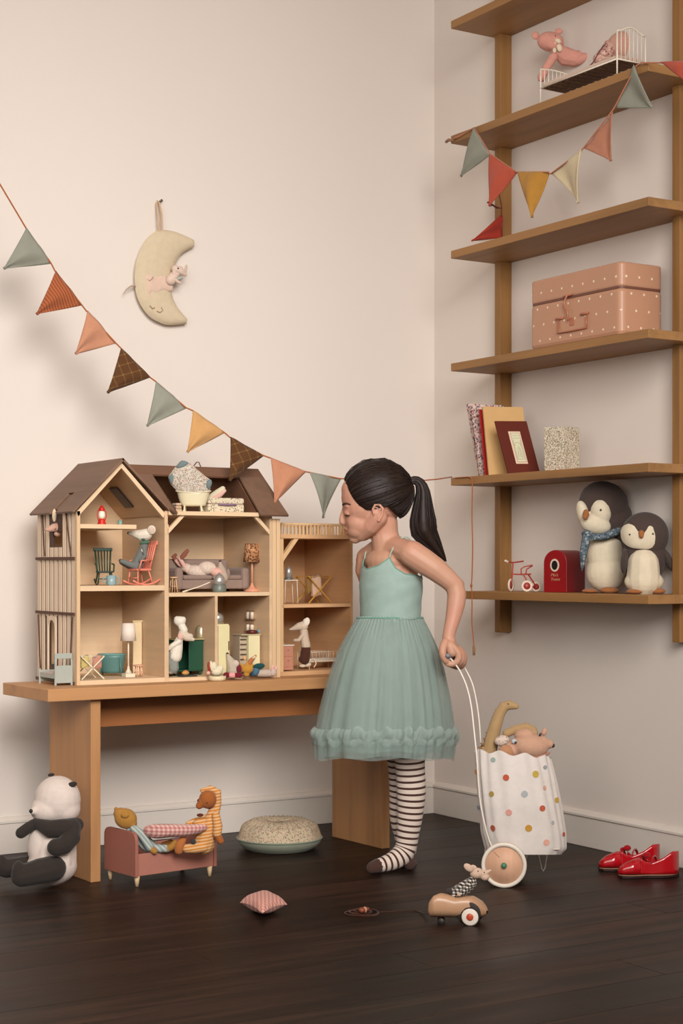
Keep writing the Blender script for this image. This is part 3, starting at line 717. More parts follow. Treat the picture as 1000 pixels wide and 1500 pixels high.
def dome_lantern(lab, p, R, Hh, base_col, basef=.34):
    t = thing('toy_lantern', lab, 'lantern', p); me_ = paint('#c2beb6', .32, .65)
    MB().lathe([(R * .98, 0), (R, Hh * .05), (R, Hh * basef), (R * .9, Hh * (basef + .04))], 20).build('base', paint(base_col, .35), t, local=True)
    MB().lathe([(R * .8, Hh * (basef + .03)), (R * .82, Hh * .6), (R * .7, Hh * .75), (R * .45, Hh * .88), (R * .2, Hh * .93), (R * .12, Hh)], 20).build('dome', me_, t, local=True)
    return t
p = Q(321, 865, ypl=-.43); dome_lantern('silver domed toy lantern with grey-green base before the sofa', (p.x, p.y, .7455), .0195, .054, '#696f64')
v = vf_at(290, 862, ypl=-.44)
t = thing('toy_stick', 'thin white stick lying slanted against the lantern', 'stick', v.p(270, 866)); v.T([(272, 865.5, 0), (290, 860, 0), (307, 853, 0)], .8).build('stick', paint('#e0d2b8', .5), t); v.T([(268, 867, 0), (274, 865, 0)], 1.5).build('tip', paint('#cdbfa6', .5), t)
p = Q(369, 864, ypl=-.39)
LEO = floral('#a8754f', ['#5b3a28', '#a8754f', '#6e4630', '#c79a72', '#5b3a28'], 200, .5)
lamp('coral toy floor lamp with brown leopard print shade', (p.x, p.y, .7455), paint('#cf8f70', .45), LEO, .025, .136, .052, 'round')
# ---- middle lower rooms
p = Q(296, 990, ypl=-.385)
GR = paint('#1f4a36', .4); xs0 = Q(268, 990, ypl=-.42).x
t = thing('toy_stove', 'dark green toy stove with open oven door in the kitchen room', 'stove', (-1.153, -.405, .516))
SWd = .087
MB().bb((0, 0, .012), (.004, .075, .098)).build('side_panel', GR, t, bevel=.0006, local=True); MB().bb((SWd - .004, 0, .012), (SWd, .075, .098)).build('side_panel', GR, t, bevel=.0006, local=True)
MB().bb((0, .071, .012), (SWd, .075, .098)).build('back_panel', GR, t, local=True); MB().bb((.042, -.002, .014), (SWd - .003, .002, .096)).build('oven_front', GR, t, bevel=.0008, local=True)
MB().bb((.004, 0, .012), (SWd - .004, .071, .016)).build('bottom_panel', GR, t, local=True); MB().bb((-.002, -.004, .098), (SWd + .002, .077, .101)).build('hob', paint('#b8a878', .4), t, bevel=.0008, local=True)
MB().bar((.002, 0, .095), (-.018, -.028, .095), .003, .001).M
MB().prism([(.002, 0, .016), (-.012, -.03, .016), (-.012, -.03, .094), (.002, 0, .094)], (.002, .001, 0)).build('oven_door', GR, t, local=True)
for x in (.004, SWd - .01):
    for y_ in (.004, .063): MB().bb((x, y_, 0), (x + .006, y_ + .006, .013)).build('leg', GR, t, local=True)
MB().ell((.03, .012, .104), (.016, .01, .002)).build('plate', paint('#b5634b', .4), t, local=True)
p = Q(295, 942, ypl=-.375)
k = tdist(p) / FPX
t = thing('toy_kettle', 'brass and silver toy pot with lid knob on the green stove', 'pot', (p.x, -.375, .617))
MB().lathe([(8 * k, 0), (8.4 * k, 2 * k), (8.4 * k, 15 * k), (6 * k, 18 * k)], 22).build('body', paint('#c4b898', .34, .6), t, local=True); MB().lathe([(6.5 * k, 17.5 * k), (3 * k, 19 * k), (1 * k, 20.5 * k), (1.3 * k, 22 * k)], 16).build('lid', paint('#a58f5a', .35, .6), t, local=True)
v = vf_at(262, 960, ypl=-.435); b = v.p(262, 985)
t = thing('plush_mouse', 'chef plush mouse in white hat and smock bending over the stove', 'toy mouse', b)
WH = cloth('#ddd3c2', 3); bits(v, t, [
    ('trousers', cloth('#8a8d84', 3), [('t', [(252, 960, 0), (252, 972, 0), (253, 978, 0)], [9, 9.5, 9]), ('t', [(250, 975, -3), (250, 984, -3)], [4.5, 4])], dict(blob=.8, smooth=2)),
    ('foot', cloth('#b69c88', 3), [('e', 249, 985, -4, 3, 3, 2)]), ('foot', cloth('#b69c88', 3), [('e', 256, 985, 2, 3, 3, 2)]),
    ('smock', WH, [('t', [(262, 938, 0), (259, 948, 0), (256, 961, 0)], [6, 9, 10.5]), ('t', [(262, 940, -6), (252, 946, -8), (247, 950, -8)], [4, 4, 3.5])], dict(blob=.8, smooth=3)),
    ('head', FELT, [('t', [(268, 929, 0), (275, 934, 0), (283, 937, 0)], [7.5, 6, 2.6]), ('e', 277, 932, 0, 6, 5, 4.5)], dict(blob=.7, smooth=2)),
    ('nose', paint('#4a2a22'), [('e', 284, 938, 0, 1.6, 1.6, 1.6)]), ('ear', PINKF, [('e', 264, 932, -6, 4, 1.6, 5)]),
    ('chef_hat', WH, [('t', [(269, 923, 0), (266, 917, 0)], [6.2, 6]), ('e', 263, 910, 0, 9, 7, 7.5), ('e', 259, 907, 0, 4.5, 5, 4.5), ('e', 268, 908, 0, 4.5, 5, 5)], dict(blob=.8, smooth=3))])
v = vf_at(275, 980, ypl=-.445)
t = thing('toy_tray', 'dark toy baking tray with golden bread by the open oven', 'tray', (v.p(275, 984).x, -.445, .516)); MB().bb((-.025, -.01, .001), (.025, .02, .004)).build('tray', paint('#3c3f3c', .4), t, bevel=.001, local=True)
t2 = thing('toy_bread', 'golden toy bread loaf on the dark tray', 'bread', t.location + Vector((-.005, .004, .004))); MB().ell((0, 0, .006), (.011, .008, .0065)).build('loaf', paint('#b98a4a', .6), t2, local=True); MB().ell((0, -.001, .011), (.006, .005, .003)).build('crust', paint('#c0703a', .6), t2, local=True)
xf = Q(319, 990, ypl=-.43).x
t = thing('toy_fridge', 'tall cream toy refrigerator beside the partition', 'fridge', (-1.049, -.462, .516))
CF = paint('#dccf9f', .3, 0, .5)
MB().bb((0, .004, .002), (.037, .06, .142)).build('body', CF, t, bevel=.003, local=True); MB().bb((.001, 0, .006), (.036, .004, .139)).build('door', CF, t, bevel=.0015, local=True)
MB().bb((.031, -.003, .07), (.033, .0, .095)).build('handle', paint('#5d5648', .3), t, local=True)
for x in (.003, .029): MB().bb((x, .006, 0), (x + .005, .012, .004)).build('foot', CF, t, local=True)
dome_lantern('silver domed toy bread bin on top of the tall cream refrigerator', (-1.034, -.43, .658), .0195, .032, '#8b7a62', .1)
t = thing('toy_cupboard', 'cream toy kitchen counter with grilled left side', 'cupboard', (-.936, -.43, .516))
MB().bb((0, 0, .004), (.036, .055, .108)).build('body', paint('#ded3a8', .35), t, bevel=.001, local=True)
MB().bb((-.022, .012, .004), (-.001, .055, .108)).build('side_unit', paint('#b9a68c', .5), t, bevel=.001, local=True)
for i in range(5): MB().bb((-.021, .010, .038 + i * .014), (-.002, .012, .042 + i * .014)).build('grille_bar', paint('#5c4b3c', .4), t, local=True)
MB().bb((-.024, -.002, .108), (.038, .056, .1105)).build('worktop', paint('#cbb892', .4), t, local=True)
p = Q(369, 943, ypl=-.40); t = thing('toy_pan', 'dark red toy casserole pan on the cream counter', 'pan', (p.x, -.40, .6265)); MB().lathe([(.012, 0), (.015, .003), (.015, .009), (.013, .010), (.002, .0115)], 18).build('body', paint('#58201c', .35), t, local=True); MB().tube([(.014, 0, .007), (.024, 0, .008)], .0015, 6).build('handle', paint('#58201c', .35), t, local=True)
p = Q(382, 943, ypl=-.405); t = thing('toy_teapot', 'small light blue toy teapot on the cream counter', 'teapot', (p.x, -.405, .6265)); BLU = paint('#7ba6b8', .3)
MB().lathe([(.006, 0), (.0105, .004), (.011, .009), (.007, .014), (.002, .0155)], 18).build('body', BLU, t, local=True); MB().tube([(.009, 0, .006), (.015, 0, .009), (.018, 0, .014)], [.0022, .0016, .0012], 8).build('spout', BLU, t, local=True); MB().tube([(-.006, 0, .013), (-.008, 0, .019), (0, 0, .021), (.006, 0, .018), (.006, 0, .013)], .0009, 6).build('handle', BLU, t, local=True)
# wall shelf with four glass jars
t = thing('toy_wall_rack', 'two-tier thin wall rack on the kitchen right wall', 'rack', (-.897, -.36, .63))
for z in (0, .036): MB().bb((-.006, -.03, z), (.005, .02, z + .002)).build('tier', paint('#8a6a50', .5), t, local=True)
i = 0
for z in (.632, .668):
    for (yj, nm_) in ((-.38, 'front'), (-.356, 'rear')):
        lab = '%s jar on the %s tier of the kitchen wall rack' % ('pale front toy' if nm_ == 'front' else 'pale rear toy', 'upper' if z > .65 else 'lower')
        q = thing('toy_jar', lab, 'jar', (-.898, yj, z)); MB().lathe([(.0055, 0), (.0055, .018), (.004, .02)], 14).build('body', paint('#dccab2', .3), q, local=True); MB().lathe([(.0045, .02), (.0045, .024)], 14).build('lid', paint('#7a5a44', .4), q, local=True)
# ---- toys in front of the kitchen, on the bench slab
v = vf_at(318, 992, ypl=-.495); b = v.p(318, 994); b.z = BZ; k = v.k
t = thing('plush_bunny', 'white plush bunny with red hood in a cream dish', 'toy bunny', b)
MB().lathe([(11 * k, 0), (13 * k, 1.5 * k), (13 * k, 7 * k), (12 * k, 7 * k), (11.5 * k, 3 * k), (.0001, 2.5 * k)], 24).build('dish', paint('#d8c6a2', .4), t, local=True)
bits(v, t, [('body', cloth('#d8cdb0', 3), [('e', 317, 984, 0, 8, 6, 6), ('e', 314, 977, -2, 4, 4, 8, -8), ('e', 322, 980, 0, 5, 4, 6, 20)], dict(blob=.7, smooth=2)), ('ear', cloth('#d8cdb0', 3), [('e', 310, 976, -4, 2.8, 2, 8, -10)]), ('hood', cloth('#9c3b2e', 3), [('e', 306, 977, -1, 2.6, 4, 8, -5)]), ('paw', PINKF, [('e', 305, 986, -3, 3, 3, 3)])])
v = vf_at(342, 990, ypl=-.505); b = v.p(343, 990); b.z = BZ
t = thing('wrapped_sweet', 'dark red felt candy with pink band lying on the bench', 'toy sweet', b)
bits(v, t, [('wrap', cloth('#6e1f28', 3), [('t', [(331, 988.5, 0), (336, 989, 0), (345, 989, 0), (351, 989, 0)], [4, 3.6, 3.6, 4.2])]), ('band', cloth('#d99a92', 3), [('t', [(338, 989, 0), (342, 989, 0)], [4.3, 4.3])])])
v = vf_at(340, 970, ypl=-.475); b = v.p(342, 986); b.z = BZ
t = thing('plush_mouse', 'grey plush mouse sitting with nose straight up before the kitchen', 'toy mouse', b)
bits(v, t, [('body', cloth('#b6a893', 3), [('t', [(341, 982, 0), (340, 973, 0), (335, 963, 0), (333, 959, 0)], [9.5, 8.5, 4, 2.2])], dict(blob=.8, smooth=2)), ('nose', paint('#3a2a26'), [('e', 333, 957.5, 0, 2, 2, 2)]), ('ear', cloth('#c9b2a2', 3), [('e', 345, 972, -6, 5, 2, 5, 20)])])
v = vf_at(360, 984, ypl=-.505); b = v.p(361, 991); b.z = BZ
t = thing('felt_toy', 'mustard yellow felt crown-shaped toy with maroon side', 'toy', b)
bits(v, t, [('body', cloth('#b98436', 3), [('e', 362, 980, 0, 9, 6, 7), ('e', 361, 987, 0, 4.5, 4, 4.5), ('t', [(356, 977, 0), (353, 973, 0)], [3, 1.8]), ('t', [(362, 976, 0), (362, 971, 0)], [3, 1.8]), ('t', [(367, 977, 0), (370, 974, 0)], [3, 1.8])], dict(blob=.7, smooth=2)), ('side_patch', cloth('#6e2530', 3), [('e', 350, 980, 1, 4.5, 4, 6, 10)])])
v = vf_at(368, 968, ypl=-.485); b = v.p(366, 976); b.z = BZ
t = thing('plush_fox', 'small orange plush figure tilted behind the mustard toy', 'toy', b)
bits(v, t, [('body', cloth('#b06b40', 3), [('t', [(364, 984, 0), (364, 974, 0), (368, 967, 0), (374, 961, 0)], [5, 5, 3.6, 2])], dict(blob=.7, smooth=2)), ('ear', cloth('#d9a070', 3), [('e', 358, 964, 0, 2.2, 1.5, 4, -20)]), ('snout', cloth('#ddb898', 3), [('e', 372, 963, -2, 3.5, 2, 2.2, -30)])])
v = vf_at(380, 984, ypl=-.50); b = v.p(378, 990); b.z = BZ
t = thing('wool_bonnet', 'dark teal and blue doll bonnet beside the mustard toy', 'doll hat', b)
bits(v, t, [('crown', cloth('#1f4a48', 3), [('e', 379, 976, 0, 9, 6, 4.5, -8)]), ('brim', cloth('#4d6e80', 3), [('e', 374, 983, 0, 6, 6, 7.5, 20)]), ('lining', cloth('#34556a', 3), [('e', 371, 988, 0, 6, 5, 2.5)])])
v = vf_at(392, 985, ypl=-.505); b = v.p(392, 992); b.z = BZ
t = thing('plush_mouse', 'pale grey-pink plush mouse lying in front of the right dollhouse post', 'toy mouse', b)
bits(v, t, [('body', cloth('#b9a899', 3), [('t', [(380, 986, 0), (388, 986, 0), (396, 986, 0)], [5.5, 6, 5.5])]), ('head', cloth('#c4aa9d', 3), [('e', 400, 985, -2, 5, 4.5, 6)]), ('ear', PINKF, [('e', 399, 978, -4, 2.4, 1.5, 4)]), ('ear', PINKF, [('e', 404, 979, 0, 2.4, 1.5, 4, 20)])])

# ---- annex rooms
p = Q(424, 842, ypl=-.34); zt2 = BZ + .203
v = vf_at(424, 842, ypl=-.36); WM = paint('#ddd0bf', .35)
TB = v.p(424, 880); TB.z = zt2
t = thing('toy_table', 'small white wire toy table in the upper annex room', 'table', TB); hh = (v.p(0, 845) - v.p(0, 880)).z
MB().box((0, .004, hh - .0015), (.045, .034, .003)).build('tabletop', WM, t, bevel=.001, local=True)
for x in (-.019, .019):
    for y_ in (-.01, .018): MB().tube([(x, y_, hh - .002), (x * 1.15, y_, 0.001)], .0011, 6).build('leg', WM, t, local=True)
dome_lantern('bright silver domed toy lantern on the white wire table', (TB.x - .001, TB.y + .004, TB.z + hh), .012, .04, '#5f5f5a', .12)
p = Q(470, 878, ypl=-.36)
MU = paint('#c2913f', .5)
xrack('drying_rack', 'mustard folding clothes rack in the upper annex room', (p.x, -.355, zt2), .085, .06, .078, MU, 8,
      [(-.022, .034, .058, (cloth('#d0ac90', 3), 'pale peach doll garment hanging on the mustard rack', 'doll clothes')), (-.042, .016, .05, (cloth('#8d6a38', 3), 'olive brown doll garment at the left of the mustard rack', 'doll clothes'))])
v = vf_at(430, 965, ypl=-.38); z0 = BZ + .012
PC = paint('#b87f68', .5); P_ = v.p(419, 980); P_.z = z0
t = thing('toy_cabinet', 'terracotta pink toy kitchen cabinet with white top in lower annex', 'cabinet', (-.824, -.41, z0)); ch = .072
MB().bb((0, 0, .003), (.044, .09, ch)).build('body', PC, t, bevel=.001, local=True); MB().bb((-.0, -.002, ch), (.046, .092, ch + .003)).build('worktop', WM, t, local=True)
for z in (.012, .042): MB().bb((.003, -.0015, z), (.041, 0, z + .026)).build('drawer', PC, t, bevel=.0006, local=True); MB().ell((.026, -.0025, z + .018), (.002, .0015, .001)).build('knob', paint('#6b3f30'), t, local=True)
t = thing('toy_mirror', 'small dark framed toy mirror standing on the pink cabinet', 'mirror', (-.815, -.345, z0 + ch + .003)); MB().bb((0, 0, 0), (.022, .004, .034)).build('frame', paint('#7b7468', .4), t, local=True); MB().bb((.003, -.001, .004), (.019, 0, .03)).build('glass', paint('#6b675e', .15), t, local=True)
v = vf_at(450, 940, ypl=-.385); b = v.p(447, 977); b.z = z0
t = thing('plush_mouse', 'long-nosed plush mouse in brown trousers at the pink cabinet', 'toy mouse', b)
bits(v, t, [('body', cloth('#c3ae98', 3), [('t', [(445, 925, 0), (446, 935, 0), (448, 946, 0)], [6, 6.5, 7]), ('t', [(442, 932, -5), (437, 938, -6), (432, 938, -5)], [3.2, 3, 2.6])], dict(blob=.7, smooth=2)),
    ('head', cloth('#cbb7a0', 3), [('t', [(444, 917, 0), (437, 918, 0), (429, 921, 0), (425, 922, 0)], [7.5, 6, 3, 1.8])], dict(blob=.7, smooth=2)),
    ('ear', cloth('#e0d2c0', 3), [('e', 449, 911, -5, 4.5, 1.8, 6.5, 15)]), ('ear', cloth('#e0d2c0', 3), [('e', 447, 912, 6, 4, 1.8, 6)]),
    ('trousers', cloth('#4a2b20', 3), [('t', [(448, 950, 0), (447, 958, 0), (446, 966, 0)], [7, 7.5, 7.5]), ('e', 441, 966, 0, 4, 4, 5)], dict(blob=.8, smooth=2)),
    ('foot', cloth('#cbb7a0', 3), [('e', 443, 975.5, -4, 5, 3, 2.4)]), ('foot', cloth('#cbb7a0', 3), [('e', 451, 974, 2, 5, 3, 3, -20)]),
    ('tail', cloth('#d9c3ae', 3), [('t', [(453, 968, 3), (460, 965, 4), (463, 972, 3), (460, 977, 2)], .9)])])
t = thing('toy_cot', 'white metal toy bed half hidden behind the girl skirt', 'toy bed', (-.712, -.385, z0), 4)
WMc = paint('#d8c6ae', .35)
for y_ in (0, .06):
    MB().tube([(0, y_, 0), (0, y_, .05)], .0015, 6).build('post', WMc, t, local=True); MB().tube([(.11, y_, 0), (.11, y_, .05)], .0015, 6).build('post', WMc, t, local=True)
    for z in (.028, .05): MB().tube([(0, y_, z), (.11, y_, z)], .0011, 6).build('rail', WMc, t, local=True)
    for k_ in range(1, 9): MB().tube([(.11 * k_ / 9, y_, .028), (.11 * k_ / 9, y_, .05)], .0008, 6).build('bar', WMc, t, local=True)
MB().bb((.002, .002, .02), (.108, .058, .03)).build('mattress', cloth('#d8cab6', 3), t, bevel=.003, local=True)
t = thing('toy_chair', 'thin pink wire toy chair against the lower annex back wall', 'chair', (-.755, -.30, z0)); PW = paint('#cf9f86', .4)
MB().box((0, 0, .034), (.03, .026, .002)).build('seat', PW, t, local=True)
for x in (-.014, .014):
    MB().tube([(x, .012, 0), (x, .013, .075)], .0011, 6).build('leg', PW, t, local=True); MB().tube([(x, -.012, 0), (x, -.012, .034)], .0011, 6).build('leg', PW, t, local=True)
MB().tube([(-.014, .013, .075), (0, .013, .082), (.014, .013, .075)], .0011, 6).build('back_rail', PW, t, local=True)
for x in (-.007, 0, .007): MB().tube([(x, .013, .035), (x, .013, .078)], .0008, 6).build('back_spindle', PW, t, local=True)

# ================================================================== BUNTING ON THE BACK WALL
COT = cloth('#a8623a', 2)
def tri_flag(A, B, Tp, mat, parent, name='pennant', th=.0022, bulge=.012, label=None, nrm=None):
    A, B, Tp = Vector(A), Vector(B), Vector(Tp); nr = (B - A).cross(Tp - A).normalized()
    if nr.y > 0 and nrm is None: nr = -nr
    N = 14; ph = random.uniform(0, 6)
    def f(u, v_):
        u2 = .5 + (u - .5) * 1.0
        w_ = (1 - v_) ** 1.0
        base = A.lerp(B, u2); p = base.lerp(Tp, v_ * .985)
        lim = max(w_, .055)
        c = A.lerp(B, .5).lerp(Tp, v_ * .985); p = c + (A.lerp(B, u2) - A.lerp(B, .5)) * lim
        return p + nr * (bulge * math.sin(PI * v_ * .9 + .4) * math.sin(PI * u + ph * .2) + .0025 * math.sin(9 * u + ph + 3 * v_))
    o = MB().grid(f, N, N).build(name, mat, parent, solid=th, label=label)
    return o
def ydepth(px): return interp([0, 75, 220, 335, 400, 450, 500, 667], [-.27, -.29, -.34, -.41, -.445, -.455, -.45, -.383], px)
g1 = thing('bunting', 'long fabric bunting of nine pennants slanting down across the back wall', 'bunting', plane(220, 552, 1, -.34))
def P1(x, y): return plane(x, y, 1, ydepth(x))
S = [(-25, 228), (0, 270), (38, 334), (75, 386), (80, 396), (120, 447), (126, 455), (170, 503), (177, 510), (220, 553), (227, 558), (272, 597), (281, 601), (329, 634), (337, 641), (385, 667), (396, 671), (447, 691), (453, 692), (497, 701), (550, 704), (605, 705), (640, 702), (667, 700)]
pts = [P1(*q) for q in S[:-1]] + [Vector((-.204, -.383, 1.09))]
MB().tube(pts, .0021, 6).build('cord', COT, g1)
SAGE = cloth('#8a8a7c', 2); SAGE2 = cloth('#8c8c7e', 2.2)
RUST = stripes('#a8603a', '#8c4b30', 120, 'X', .6, rot=(0, .5, 0)); PK = cloth('#bb8467', 2); PLAID = gingham('#56371f', '#5d3c25', '#8a6238', 28, ('X', 'Z'), (0, .35, 0), .9)
ORG = cloth('#c2935f', 2); TER = cloth('#ba8163', 2)
PLD = gingham('#8a6a3c', '#6a4a2a', '#57381f', 38, ('X', 'Z'), (0, .3, 0), .88)
flags = [((38, 334), (75, 386), (5, 394), SAGE, 'sage green pennant'), ((81, 397), (120, 447), (53, 461), RUST, 'rust striped pennant'), ((128, 455), (170, 503), (110, 519), PK, 'salmon pink pennant'),
         ((177, 510), (220, 553), (157, 576), PLD, 'dark brown plaid pennant'), ((228, 559), (273, 598), (215, 625), SAGE2, 'grey-green pennant'), ((282, 601), (329, 634), (274, 663), ORG, 'light orange pennant'),
         ((337, 640), (386, 668), (336, 705), PLD, 'brown plaid pennant'), ((396, 671), (448, 691), (402, 738), TER, 'terracotta pennant'), ((453, 692), (500, 701), (473, 760), SAGE, 'sage pennant')]
for A, B, Tp, mt, lb in flags:
    a, b = P1(*A), P1(*B); ym = (a.y + b.y) / 2 - .006; tri_flag(a, b, plane(Tp[0], Tp[1], 1, ym), mt, g1, label=lb)
# tail cord hanging from the shelf
tl_ = [plane(x, y, 0, -.203) for x, y in ((667, 700), (680, 699), (690, 700), (691.5, 712), (691, 760), (692, 800), (691, 845), (690, 858), (691, 870), (691, 895), (691, 915), (693, 935), (694, 948))]
MB().tube(spline(tl_, 3), .0019, 6).build('tail_cord', COT, g1); MB().ell(tl_[7], (.004, .004, .005)).build('knot', COT, g1)
MB().tube([plane(693.5, 945, 0, -.203), plane(694, 950, 0, -.203), plane(694, 960, 0, -.203)], [.003, .0045, .0035], 8).build('end_knot', cloth('#a07850', 2), g1)

# ================================================================== BUNTING ON THE SHELF
g2 = thing('bunting', 'short bunting of coloured pennants draped over the upper shelves', 'bunting', plane(780, 252, 0, -.21))
def P2(x, y, d=0): return plane(x, y, 0, -.207 - d)
S2 = [(654, 207), (672, 200), (694, 187), (718, 226), (756, 252), (760, 252), (803, 252), (806, 255), (850, 222), (855, 216), (896, 163), (900, 157), (932, 96), (940, 92), (975, 92), (1010, 120)]
MB().tube([P2(*q) for q in S2], .0022, 6).build('cord', cloth('#b9785a', 2), g2)
MB().tube([P2(653, 208), P2(657, 205), P2(664, 206)], [.0045, .005, .003], 8).build('end_knot', cloth('#8d6a4e', 2), g2)
CORAL = cloth('#b1523e', 2); MUS = cloth('#b07f38', 2); CRM = cloth('#c9b896', 2); ROSE = cloth('#b1785e', 2)
for A, B, Tp, mt, lb in [((694, 187), (718, 226), (674, 259), SAGE, 'grey-green pennant'), ((718, 226), (756, 252), (716, 303), CORAL, 'coral red pennant'), ((759, 252), (803, 252), (779, 320), MUS, 'mustard pennant'),
                         ((806, 254), (852, 219), (847, 298), CRM, 'cream pennant'), ((854, 217), (897, 164), (895, 236), ROSE, 'dusty rose pennant')]:
    tri_flag(P2(*A), P2(*B), P2(*Tp, .01), mt, g2, label=lb)
tri_flag(P2(899, 158), P2(930, 95), P2(955, 158, .01), SAGE, g2, label='sage pennant hanging sideways')
tri_flag(P2(968, 91), P2(1015, 128), P2(1020, 90, -.01), CORAL, g2, label='coral pennant folded over the shelf end')
tri_flag(plane(716, 302, 0, -.15), plane(735, 306, 0, -.06), plane(714, 296, 0, -.14), cloth('#6e2a20', 2), g2, label='dark red folded pennant tip', bulge=.004)
tri_flag(plane(735, 312, 0, -.055), plane(735, 348, 0, -.055), plane(690, 353, 0, -.16), cloth('#a8392a', 2), g2, label='deep red pennant hanging behind')
MB().tube([P2(718, 226), plane(728, 270, 0, -.12), plane(734, 300, 0, -.07), plane(735, 330, 0, -.055), plane(735, 348, 0, -.055)], .0018, 6).build('cord', cloth('#7d3a2a', 2), g2)

# ================================================================== MOON CUSHION
MO = cloth('#cdbb9e', 2)
t = thing('moon_cushion', 'pale linen crescent moon cushion with sleeping face hanging by a loop', 'cushion', plane(235, 405, 1, -.02))

def strip(v_, outer, inner, th, d0=0, n=12, sub=5, ends=True):
    O = spline([(x, y, 0) for x, y in outer], sub); I = spline([(x, y, 0) for x, y in inner], sub); N = len(O) - 1; m = MB()
    def f(sg):
        def g(u, w_):
            i = int(round(u * N)); a, b = O[i], I[i]; p = a.lerp(b, w_); e = math.sqrt(max(0, 1 - (2 * u - 1) ** 6)) if ends else 1
            return v_.p(p.x, p.y, d0 + sg * th * e * math.sqrt(max(0, 1 - (2 * w_ - 1) ** 2)))
        return g
    m.grid(f(-1), N, n, False); m.grid(f(1), N, n, False); return m
v = WF(1, -.024, .00203)
outer = [(284, 352), (268, 344), (250, 338), (230, 338), (213, 352), (201, 378), (197, 405), (201, 436), (217, 462), (240, 475), (258, 476), (273, 474)]
inner = [(284.5, 361), (275, 366), (267, 371), (261, 378), (256, 388), (253, 400), (251, 412), (251, 424), (253, 436), (259, 449), (266, 459), (274, 468)]
strip(v, outer, inner, 10).build('body', MO, t)
v.T([(232, 339, -2), (231, 315, 0), (231.5, 297, 5), (233.5, 293, 7), (235.5, 297, 5), (237, 315, 0), (236.5, 339, -2)], 1.5, n=6).build('hanging_loop', cloth('#c9a98a', 2), t)
MB().lathe([(.002, 0), (.002, .012), (.004, .013), (.004, .015)], 12, plane(233.5, 295, 1, -.001), Matrix.Rotation(PI / 2, 3, 'X')).build('nail', metal('#8c7a6a'), t)
strip(v, [(208, 404), (214, 402), (220, 403), (228, 404), (236, 404), (243, 408), (247, 413), (249, 419)], [(213, 440), (218, 431), (226, 433), (232, 429), (237, 427), (242, 428), (246, 428), (250, 427)], 4, -7.5).build('pocket', cloth('#d6b9a6', 2), t)
for pts in ([(212, 411, -10.5), (214, 413, -11), (217, 411, -11.5), (219, 408, -11.5)], [(216, 449, -9), (219, 453, -9.5), (222, 452, -10)], [(226, 457, -9.5), (230, 459, -10), (234, 456, -10), (232, 452, -10)]):
    v.T(pts, .7, n=6).build('stitched_face', cloth('#a98a70', 2), t)
t = thing('plush_mouse', 'small pale pink plush mouse tucked in the pocket of the moon cushion', 'toy mouse', v.p(252, 402, -14))
PMM = cloth('#d8bfae', 2)
bits(v, t, [('body', PMM, [('t', [(244, 412, -13), (252, 402, -14), (257, 396, -15)], [8, 6, 4.5])], dict(blob=1, smooth=3)),
    ('head', PMM, [('t', [(250, 397, -16), (257, 400, -16), (265, 405, -15)], [6.5, 5.5, 2.5])], dict(blob=.8, smooth=3)),
    ('ear', PMM, [('e', 247, 402, -19, 3, 1.5, 4.5)]), ('ear', cloth('#c7b09a', 2), [('e', 267, 395, -12, 2, 1.3, 6, 10)]), ('eye', paint('#2b2220', .25), [('e', 251, 396.5, -22, 1.3, 1.3, 1.3)]),
    ('arm', PMM, [('t', [(247, 410, -17), (253, 416, -18), (257, 417, -17)], [2.6, 2.2, 2])]),
    ('tail', cloth('#b39a88', 2), [('t', [(202, 420, 6), (196, 419, -2), (189, 420, -5), (183, 425, -4), (180, 431, -2)], [2.4, 1.6, 1.2, .8, .5])]),
    ('collar', cloth('#a9b0a4', 2), [('e', 256, 410, -15, 6, 4, 2.5, -20)])])

# ================================================================== ON THE SHELF BOARDS
# top: toy metal bed, bear, cushion (second board from the top)
zb = SHELF_Z[1]
WMB = paint('#e3d8c6', .35)
ya, yb = plane(793, 148, 0, -.17).y, plane(900, 108, 0, -.17).y   # far and near end along the shelf
BLn = ya - (-.372)
yF, yN = plane(792, 148, 0, -.185).y, plane(904, 108, 0, -.185).y; XA, XB = -.186, -.085
t = thing('doll_bed', 'white wire doll bed with rounded headboard on the second board from the top', 'toy bed', (-.115, (yF + yN) / 2, zb))
fz = .046
for (yy, hh_, arch) in ((yF, .10, False), (yN, .122, True)):
    for x in (XA, XB): MB().tube([(x, yy, zb + .001), (x, yy, zb + hh_)], .0024, 8).build('post', WMB, t)
    def rz_(u): return zb + hh_ + (.016 * math.sin(PI * u) ** 2 if arch else .004 * math.sin(PI * u))
    MB().tube([(XA + (XB - XA) * u, yy, rz_(u)) for u in [k / 12 for k in range(13)]], .0024, 8).build('arched_rail', WMB, t); MB().tube([(XA, yy, zb + fz), (XB, yy, zb + fz)], .002, 8).build('cross_rail', WMB, t)
    for k_ in range(1, 7):
        u = k_ / 7; MB().tube([(XA + (XB - XA) * u, yy, zb + fz), (XA + (XB - XA) * u, yy, rz_(u))], .0013, 6).build('wire_bar', WMB, t)
for x in (XA, XB): MB().tube([(x, yF, zb + fz), (x, yN, zb + fz)], .0022, 8).build('side_rail', WMB, t)
for k_ in range(12): yy = yF + (yN - yF) * (k_ + .5) / 12; MB().bb((XA, yy - .007, zb + fz - .002), (XB, yy + .007, zb + fz)).build('bed_slat', wood('#7a5c48', .8, 0, 1), t)
MB().bb((XA + .003, yN + .004, zb + fz + .002), (XB - .003, yF - .004, zb + fz + .014)).build('mattress', gingham('#d9c6b6', '#cdb5a4', '#c0a090', 60), t, bevel=.005)
v = VF(tdist((-.115, (yF + yN) / 2, zb + .1))); v = VF(tdist((-.12, -.68, zb + .1)))
t = thing('plush_bear', 'salmon pink plush bear lying propped up in the white wire doll bed', 'toy bear', v.p(830, 86))
BR = cloth('#d19484', 2); v = VF(tdist((-.13, -.66, zb + .12)))
